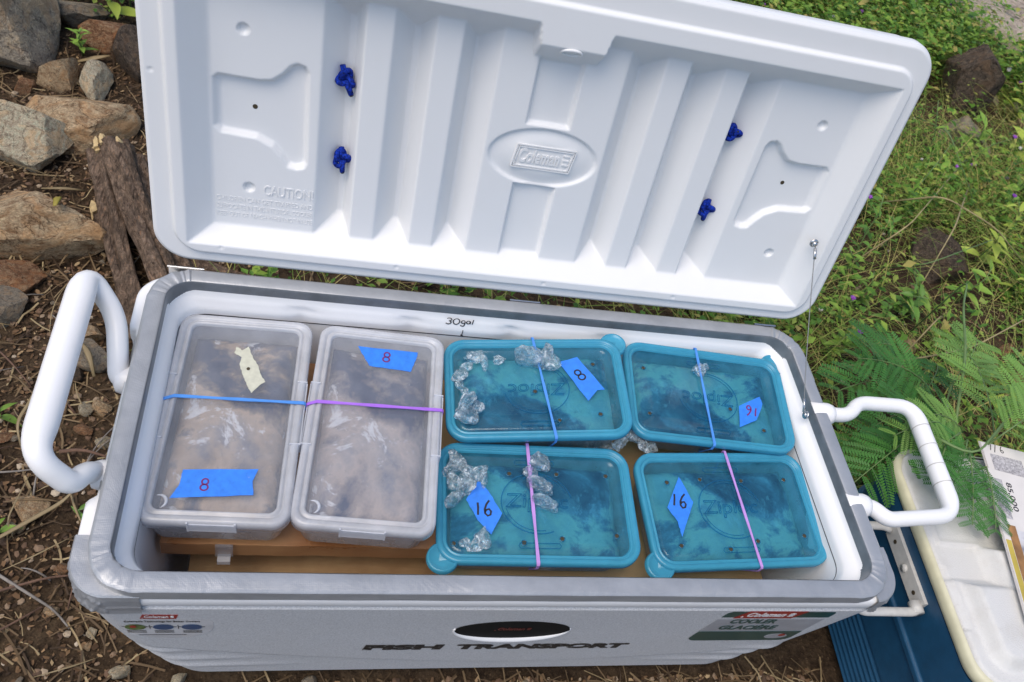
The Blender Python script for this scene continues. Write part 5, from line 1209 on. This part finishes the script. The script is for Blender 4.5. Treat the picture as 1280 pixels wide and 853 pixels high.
# ------------------------------------------------------------------ plants
def leafmesh(L, W, fold=.18, droop=.25, n=6, mat='leaf', key=None):
    mb = MB(); v = []; f = []
    for i in range(n + 1):
        t = i / n; w_ = W * math.sin(PI * min(1, t ** .8 * .96 + .04)) * (1 - .25 * t); x = L * t; z = L * (.18 * t - droop * t * t)
        v += [(x, -w_ / 2, z + w_ * fold), (x, 0, z), (x, w_ / 2, z + w_ * fold)]
    for i in range(n): f += [(3 * i, 3 * i + 3, 3 * i + 4, 3 * i + 1), (3 * i + 1, 3 * i + 4, 3 * i + 5, 3 * i + 2)]
    return mb.add(v, f).build('leaf', mat, mesh_only=True)
LEAVES = {m: [leafmesh(1, w_, .2, d, mat=m) for w_, d in ((.30, .35), (.38, .15), (.46, .45))] for m in ('leaf', 'leaf_yellow', 'leaf_dark')}
def weed(x, y, h, n, L, mat, label, seed, grp, lean=(0, 0), z0=None, flower=False):
    rg = random.Random(seed); z0 = gz(x, y) if z0 is None else z0; t = thing('weed', (x, y, z0), label, 'plant', grp)
    P = [Vector((lean[0] * k * k + .012 * rg.uniform(-1, 1) * k, lean[1] * k * k + .012 * rg.uniform(-1, 1) * k, h * k * (1 - .15 * k))) for k in (0, .25, .5, .75, 1)]
    MB().tube(P, [.0026, .0023, .002, .0016, .001], 6).build('stem', 'stem', t)
    for i in range(n):
        k = .18 + .80 * i / n; j = min(3, int(k * 4)); p = P[j].lerp(P[j + 1], k * 4 - j); a = i * 2.4 + rg.uniform(-.4, .4)
        o = link('leaf', rg.choice(LEAVES[mat]), t); s_ = L * (.65 + .5 * rg.random()) * (1.1 - .45 * k); o.location = p; o.scale = (s_, s_, s_); o.rotation_euler = (rg.uniform(-.4, .4), rg.uniform(-.55, .15), a)
    if flower:
        mb = MB()
        for q in range(9):
            a = q * 2.4; r_ = .004 + .0007 * q; mb.tube([P[-1], P[-1] + Vector((math.cos(a) * r_, math.sin(a) * r_, .010 - .0006 * q))], [.0012, .0026], 5)
        mb.build('blossom', 'petal', t)
    return t
GW = 'leafy weeds right of the cooler'
WE = [(1.719, 1.281, .20, 11, .085, 'leaf_yellow'), (1.882, 1.379, .22, 10, .08, 'leaf_yellow'), (1.917, 1.499, .16, 9, .075, 'leaf'), (1.567, 1.10, .18, 12, .07, 'leaf'), (1.18, 1.135, .14, 12, .055, 'leaf'), (1.196, 1.045, .15, 13, .05, 'leaf'), (1.082, .986, .13, 10, .05, 'leaf'), (1.294, 1.027, .16, 12, .055, 'leaf_dark'), (1.396, 1.07, .15, 11, .06, 'leaf'),
      (1.239, .961, .13, 10, .05, 'leaf_dark'), (2.36, 2.16, .20, 10, .10, 'leaf_yellow'), (2.49, 2.495, .30, 9, .13, 'leaf'), (2.40, 2.70, .22, 10, .10, 'leaf'), (1.995, 1.86, .22, 8, .09, 'leaf'), (2.20, 1.90, .18, 9, .10, 'leaf_yellow'), (1.539, 1.509, .15, 10, .06, 'leaf'), (1.386, 1.299, .15, 10, .055, 'leaf_dark'), (1.719, 1.623, .16, 10, .07, 'leaf'), (1.79, 1.15, .2, 11, .085, 'leaf_yellow'),
      (1.773, 2.637, .22, 12, .085, 'leaf'), (2.034, 2.70, .22, 12, .095, 'leaf'), (1.552, 2.656, .2, 12, .08, 'leaf_yellow'), (1.355, 2.60, .2, 12, .075, 'leaf'), (2.159, 2.62, .2, 12, .085, 'leaf'), (2.02, 1.60, .2, 9, .09, 'leaf'), (1.93, 2.50, .2, 10, .08, 'leaf_yellow')]
PLACES = ['right edge below the dark mossy rock', 'far right edge beside the pale stalks', 'right edge above the mossy rock', 'slope right of the mossy rock', 'spot next to the bottom right corner of the lid', 'spot below the lid corner beside yellow pods', 'spot against the rim corner of the cooler', 'middle of the weed patch above the handle', 'patch left of the tall green stem', 'patch just above the bent reddish twig',
          'soil in front of the craggy rock', 'ground left of the beige slab', 'ground nearest the beige slab corner', 'gap between craggy rock and lid', 'soil right of the grey stone', 'bank along the right side of the lid', 'ground left of the mossy rock', 'bank above the mossy rock', 'lowest leafy spot at the right edge', 'patch behind the top edge of the lid towards the right', 'patch left of the craggy rock top', 'patch behind the middle top edge of the lid', 'patch farthest left behind the lid top', 'ground between lid top and slab', 'bank at the right edge below the stones', 'ground behind the lid corner at the top']
for i, (a, pl_) in enumerate(zip(WE, PLACES)):
    weed(a[0], a[1], a[2], a[3], a[4], a[5], f"{ {'leaf': 'green', 'leaf_yellow': 'yellow green', 'leaf_dark': 'deep green'}[a[5]] } weed with lance leaves, {pl_}", 100 + i, GW, (random.uniform(-.06, .06), random.uniform(-.06, .04)), flower=(i % 4 == 2))
rgw = random.Random(31); nw = 0
while nw < 26:
    x, y = rgw.uniform(.8, 2.4), rgw.uniform(.62, 2.7)
    if x < .62 + .42 * y or inblue(x, y) or (1.35 < x < 1.75 and 1.05 < y < 1.45): continue
    tall = nw % 2
    weed(x, y, rgw.uniform(.16, .30) if tall else rgw.uniform(.09, .16), rgw.randint(8, 12), rgw.uniform(.035, .06) if tall else rgw.uniform(.05, .075), ('leaf', 'leaf_yellow', 'leaf_dark')[nw % 3], ('thin tall weed with small leaves among the low cover at the right' if tall else 'short weed with lance leaves among the low cover at the right'), 600 + nw, 'thin tall weeds in the cover' if tall else 'short weeds in the cover', (rgw.uniform(-.12, .12), rgw.uniform(-.12, .08)), flower=(nw % 5 == 0)); nw += 1
GL = 'green plants behind the stones at the top left'
for i, (x, y, h, n, L, m, lb) in enumerate(((-1.04, 1.93, .16, 9, .075, 'leaf', 'leafy green plant above the blue grey stone at top left'), (-.915, 1.87, .15, 8, .095, 'leaf_yellow', 'plant with hanging yellow green leaves behind the reddish stone'), (-.955, 1.675, .10, 14, .042, 'leaf', 'small sprig of bright leaves between boulder and lid'), (-.88, 1.93, .16, 9, .085, 'leaf', 'green plant nearest the lid edge at top left'), (-1.0, 2.02, .18, 10, .07, 'leaf_dark', 'deep green plant at the top edge beside the boulder'), (-.80, 2.0, .18, 10, .07, 'leaf', 'green plant half hidden behind the lid at top left'))):
    weed(x, y, h, n, L, m, lb, 300 + i, GL)
GS = 'tiny seedlings in the litter'
weed(-.86, .515, .05, 4, .045, 'leaf', 'little bright seedling at the left edge below the handle', 401, GS); weed(-.80, .285, .04, 4, .035, 'leaf', 'seedling at the left edge beside the cream pebble', 402, GS); weed(-.683, .318, .03, 4, .024, 'leaf_dark', 'tiny dark seedling under the front handle arm', 403, GS)

# feathery compound leaves
def pinna_mesh(mat, n=15):
    """one side branch of a feathery leaf: a rib with paired leaflets, length 1"""
    mb = MB(); mb.tube([(0, 0, 0), (.5, 0, .03), (1, 0, -.04)], [.010, .008, .004], 4)
    for i in range(n):
        t = .06 + .92 * i / n; L = .17 * (math.sin(PI * (.12 + .8 * t)) ** .6); z = .12 * t * (1 - t) - .04 * t
        for s_ in (-1, 1):
            c = .033; d = np.array([.42, s_ * .90, .06]) * L; pr = np.array([.9, -s_ * .42, 0]) * c * .8; b0 = np.array([t, s_ * .006, z])
            mb.add([b0, b0 + d * .35 + pr * .9, b0 + d * .8 + pr * .75, b0 + d, b0 + d * .75 - pr * .75, b0 + d * .3 - pr * .9], [(0, 1, 2, 3, 4, 5)])
    return mb.build('leaflet_row', mat, mesh_only=True, smooth=False)
PINNA = {m: [pinna_mesh(m, n) for n in (13, 15)] for m in ('frond', 'frond_light')}
def frond(t, base, tip, mat, pairs, L, up, seed, O):
    rg = random.Random(seed); B, T = Vector(base) - O, Vector(tip) - O; d = T - B; upv = Vector((0, 0, 1)); side = d.cross(upv).normalized(); nrm = side.cross(d).normalized()
    P = [B + d * k + upv * (up * 4 * k * (1 - k)) for k in np.linspace(0, 1, 9)]
    ra = MB().tube(P, [.0017 - .0001 * i for i in range(9)], 5).build('frond', 'stem', t)
    pairs += 2
    for i in range(pairs):
        k = .16 + .80 * i / (pairs - 1); j = min(7, int(k * 8)); p = P[j].lerp(P[j + 1], k * 8 - j); ax = (P[j + 1] - P[j]).normalized()
        for s_ in (-1, 1):
            o = link('leaflet_row', rg.choice(PINNA[mat]), ra); s2 = L * (.72 + .45 * math.sin(PI * k) ** .7) * rg.uniform(.85, 1.1) * (.72 if k > .9 else 1)
            x_ = (ax * rg.uniform(.35, .6) + side * s_ * .85 + upv * rg.uniform(-.30, .12)).normalized(); y_ = upv.cross(x_).normalized(); z_ = x_.cross(y_)
            y2 = y_ * math.cos(.25) + z_ * math.sin(rg.uniform(-.3, .3)); z2 = x_.cross(y2).normalized(); y2 = z2.cross(x_)
            o.matrix_local = Matrix(((x_.x * s2, y2.x * s2, z2.x * s2, p.x), (x_.y * s2, y2.y * s2, z2.y * s2, p.y), (x_.z * s2, y2.z * s2, z2.z * s2, p.z), (0, 0, 0, 1)))
def ferny(root, fronds, mat, label, arch=.03):
    O = Vector((root[0], root[1], gz(*root))); t = thing('feathery_plant', tuple(O), label, 'plant', 'feathery leaved plants at the right')
    for i, (b_, tp, pairs, L) in enumerate(fronds):
        B = Vector(b_) - O; m = Vector((0, 0, 0)).lerp(B, .5) + Vector((0, 0, .03)); MB().tube(smoothpath([(0, 0, 0), m, B], .2, 5), .0022, 6).build('stem', 'stem', t)
        frond(t, b_, tp, mat, pairs, L, arch, i * 7 + int(root[0] * 100), O)
ferny((1.16, .72), [((1.12, .675, .15), (.815, .563, .22), 7, .085), ((1.10, .60, .20), (.88, .64, .25), 6, .085), ((1.21, .731, .15), (1.054, .574, .20), 5, .075), ((1.13, .76, .13), (.96, .72, .2), 5, .075)], 'frond', 'dark feathery plant between the lid corner and the right handle')
ferny((.985, .455), [((.842, .375, .34), (.655, .258, .335), 7, .072), ((.93, .47, .30), (.765, .40, .31), 6, .075), ((.86, .44, .27), (.72, .345, .28), 6, .07), ((.95, .42, .33), (.80, .33, .37), 5, .065)], 'frond', 'dark feathery plant spreading under the right handle beside the blue cooler')
ferny((1.08, .42), [((.86, .36, .40), (.735, .33, .40), 5, .055), ((.93, .37, .37), (.80, .385, .39), 5, .06), ((.997, .36, .38), (1.12, .69, .30), 8, .075), ((.95, .33, .41), (1.102, .481, .45), 8, .072), ((.93, .315, .43), (1.06, .379, .455), 7, .065), ((1.053, .548, .30), (1.19, .69, .30), 6, .07)], 'frond_light', 'pale feathery plant standing behind the blue cooler')
ferny((1.0, .40), [((.875, .315, .424), (.800, .215, .408), 5, .05), ((.865, .295, .428), (.812, .150, .408), 6, .05), ((.82, .300, .422), (.765, .235, .410), 4, .045), ((.88, .255, .430), (.850, .135, .412), 5, .045), ((.865, .33, .425), (.79, .29, .412), 4, .05)], 'frond', 'dark feathery plant drooping over the white lid of the blue cooler', .006)
# stalks one can follow
GK = 'long stalks through the weeds at the right'
def stalk(P, w_, mat, label): return blade(P, w_, mat, 'grass_stalk', label, 'stalk', GK, True)
stalk([(1.394, 1.464, .05), (1.434, 1.286, .25), (1.633, 1.238, .2), (1.839, 1.216, .08)], .0028, 'drystem', 'pale dry stalk arching from the lid edge over the mossy rock')
stalk([(.969, .782, .03), (1.087, .693, .2), (1.228, .705, .25), (1.409, .786, .3)], .0026, 'drystem', 'straw coloured stalk crossing above the right handle')
stalk([(.927, .347, .33), (1.049, .576, .37), (1.116, .721, .37), (1.231, .855, .33), (1.26, .90, .02)], .0034, 'stem', 'tall green stem standing behind the right handle')
stalk([(1.896, 1.678, .04), (1.473, 1.212, .2), (1.395, 1.088, .05)], .0026, 'drystem', 'slanting dry stalk right of the mossy rock')
stalk([(1.193, 1.169, .03), (1.34, 1.224, .18), (1.906, 1.772, .08)], .0024, 'drystem', 'thin stalk rising from the lid edge to the right edge')
stalk([(1.324, 1.188, .03), (1.319, 1.062, .18), (1.587, 1.18, .2)], .0022, 'stem', 'thin green stalk across the mossy rock')
stalk([(1.807, 2.026, .05), (1.702, 1.708, .2), (1.814, 1.504, .06)], .0024, 'stem', 'green stalk below the grey stone')
stalk([(.794, .322, .425), (.845, .262, .448), (.97, .359, .455)], .0030, 'stem', 'green stem lying over the white lid of the blue cooler')
stalk([(1.142, .761, .05), (1.225, .834, .22), (1.298, .884, .16)], .0020, 'drystem', 'short dry stalk beside the bent reddish twig')
# low cover: small leaves, thin grass and tiny flowers nobody could count
def cov(x, y):
    d = .56 + 1.05 * nz(x * 2.1 + 3, y * 2.1) + .5 * nz(x * 4.5, y * 4.5, 2)
    if y > 2.3: d += .55
    if 1.35 < x < 1.75 and 1.05 < y < 1.4: d -= .35
    if 1.5 < x < 2.1 and .8 < y < 1.1: d -= .5
    if math.hypot(x - 2.17, y - 2.2) < .22 or math.hypot(x - 2.03, y - 1.97) < .14: d -= 1
    if (x - 2.83) ** 2 / .16 + (y - 2.98) ** 2 / .3 < 1: d -= 2
    if x < .75 and y < .45: d -= 2
    return max(.03, min(1, d))
mb = MB()
def clump(x, y):
    h = random.uniform(.03, .20) * (1.25 if y > 2.2 else 1); tx, ty = random.uniform(-.05, .05), random.uniform(-.05, .05); z0 = gz(x, y); n = random.randint(5, 10); s0 = random.choice((.010, .014, .018, .024, .032)) * (1.3 if y > 2.2 else 1)
    for i in range(n):
        k = (i + 1) / n; p = np.array((x + tx * k, y + ty * k, z0 + h * k)); a = i * 2.4 + random.random(); s = s0 * random.uniform(.6, 1.2); w_ = s * random.uniform(.2, .33)
        d = np.array((math.cos(a), math.sin(a), random.uniform(-.3, .5))) * s; q = np.array((-math.sin(a), math.cos(a), random.uniform(-.3, .3))) * w_; u = np.array((0, 0, w_ * .35))
        mb.add([p, p + d * .45 + q + u, p + d, p + d * .45 - q + u, p + d * .5], [(0, 4, 1), (4, 2, 1), (0, 3, 4), (4, 3, 2)])
scatter(8000, clump, .62, 2.9, .42, 3.3, cov); scatter(3600, clump, .9, 2.8, 2.2, 3.5, cov); scatter(220, clump, -.5, .65, .56, 1.1); scatter(500, clump, -.6, 1.2, 1.6, 3.2); scatter(90, clump, -1.3, -.7, 1.84, 2.2)
tag(mb.build('ground_cover', 'cover', smooth=False), 'low tangle of small green leaves over the soil', 'ground cover', kind='stuff')
mb = MB()
def gblade(x, y):
    L = random.uniform(.08, .42); a = random.uniform(0, 6.28); el = random.uniform(.15, 1.2); w_ = random.uniform(.0006, .0016); z0 = gz(x, y); p = []
    for k in range(5):
        t = k / 4; r_ = L * t * math.cos(el) * (1 + .4 * t); z = z0 + L * t * math.sin(el) * (1 - .45 * t); ww = w_ * (1 - .8 * t)
        c, s = math.cos(a), math.sin(a); p += [(x + c * r_ - s * ww, y + s * r_ + c * ww, z), (x + c * r_ + s * ww, y + s * r_ - c * ww, z + .0003)]
    mb.add(p, [(2 * i, 2 * i + 1, 2 * i + 3, 2 * i + 2) for i in range(4)])
scatter(15000, gblade, .62, 2.9, .42, 3.3, cov); scatter(900, gblade, 1.1, 2.8, 2.2, 3.5, cov); scatter(250, gblade, -.5, .65, .56, 1.1)
tag(mb.build('thin_grass', 'grass', smooth=False), 'thin tangled grass blades through the weeds', 'grass', kind='stuff')
mb = MB()
def bloom(x, y):
    z = gz(x, y) + random.uniform(.05, .15); s = random.uniform(.0035, .0075) * (1.4 if y > 2 else 1); v = IV * (1 + RNG.uniform(-.35, .35, (len(IV), 1))) * s; mb.add(v + [x, y, z], IF)
scatter(170, bloom, .75, 2.9, .6, 3.3, cov); scatter(80, bloom, 1.2, 2.6, 2.3, 3.3, cov)
tag(mb.build('small_flowers', 'flowers', smooth=False), 'tiny purple, white and orange flowers dotted through the weeds', 'flowers', kind='stuff')
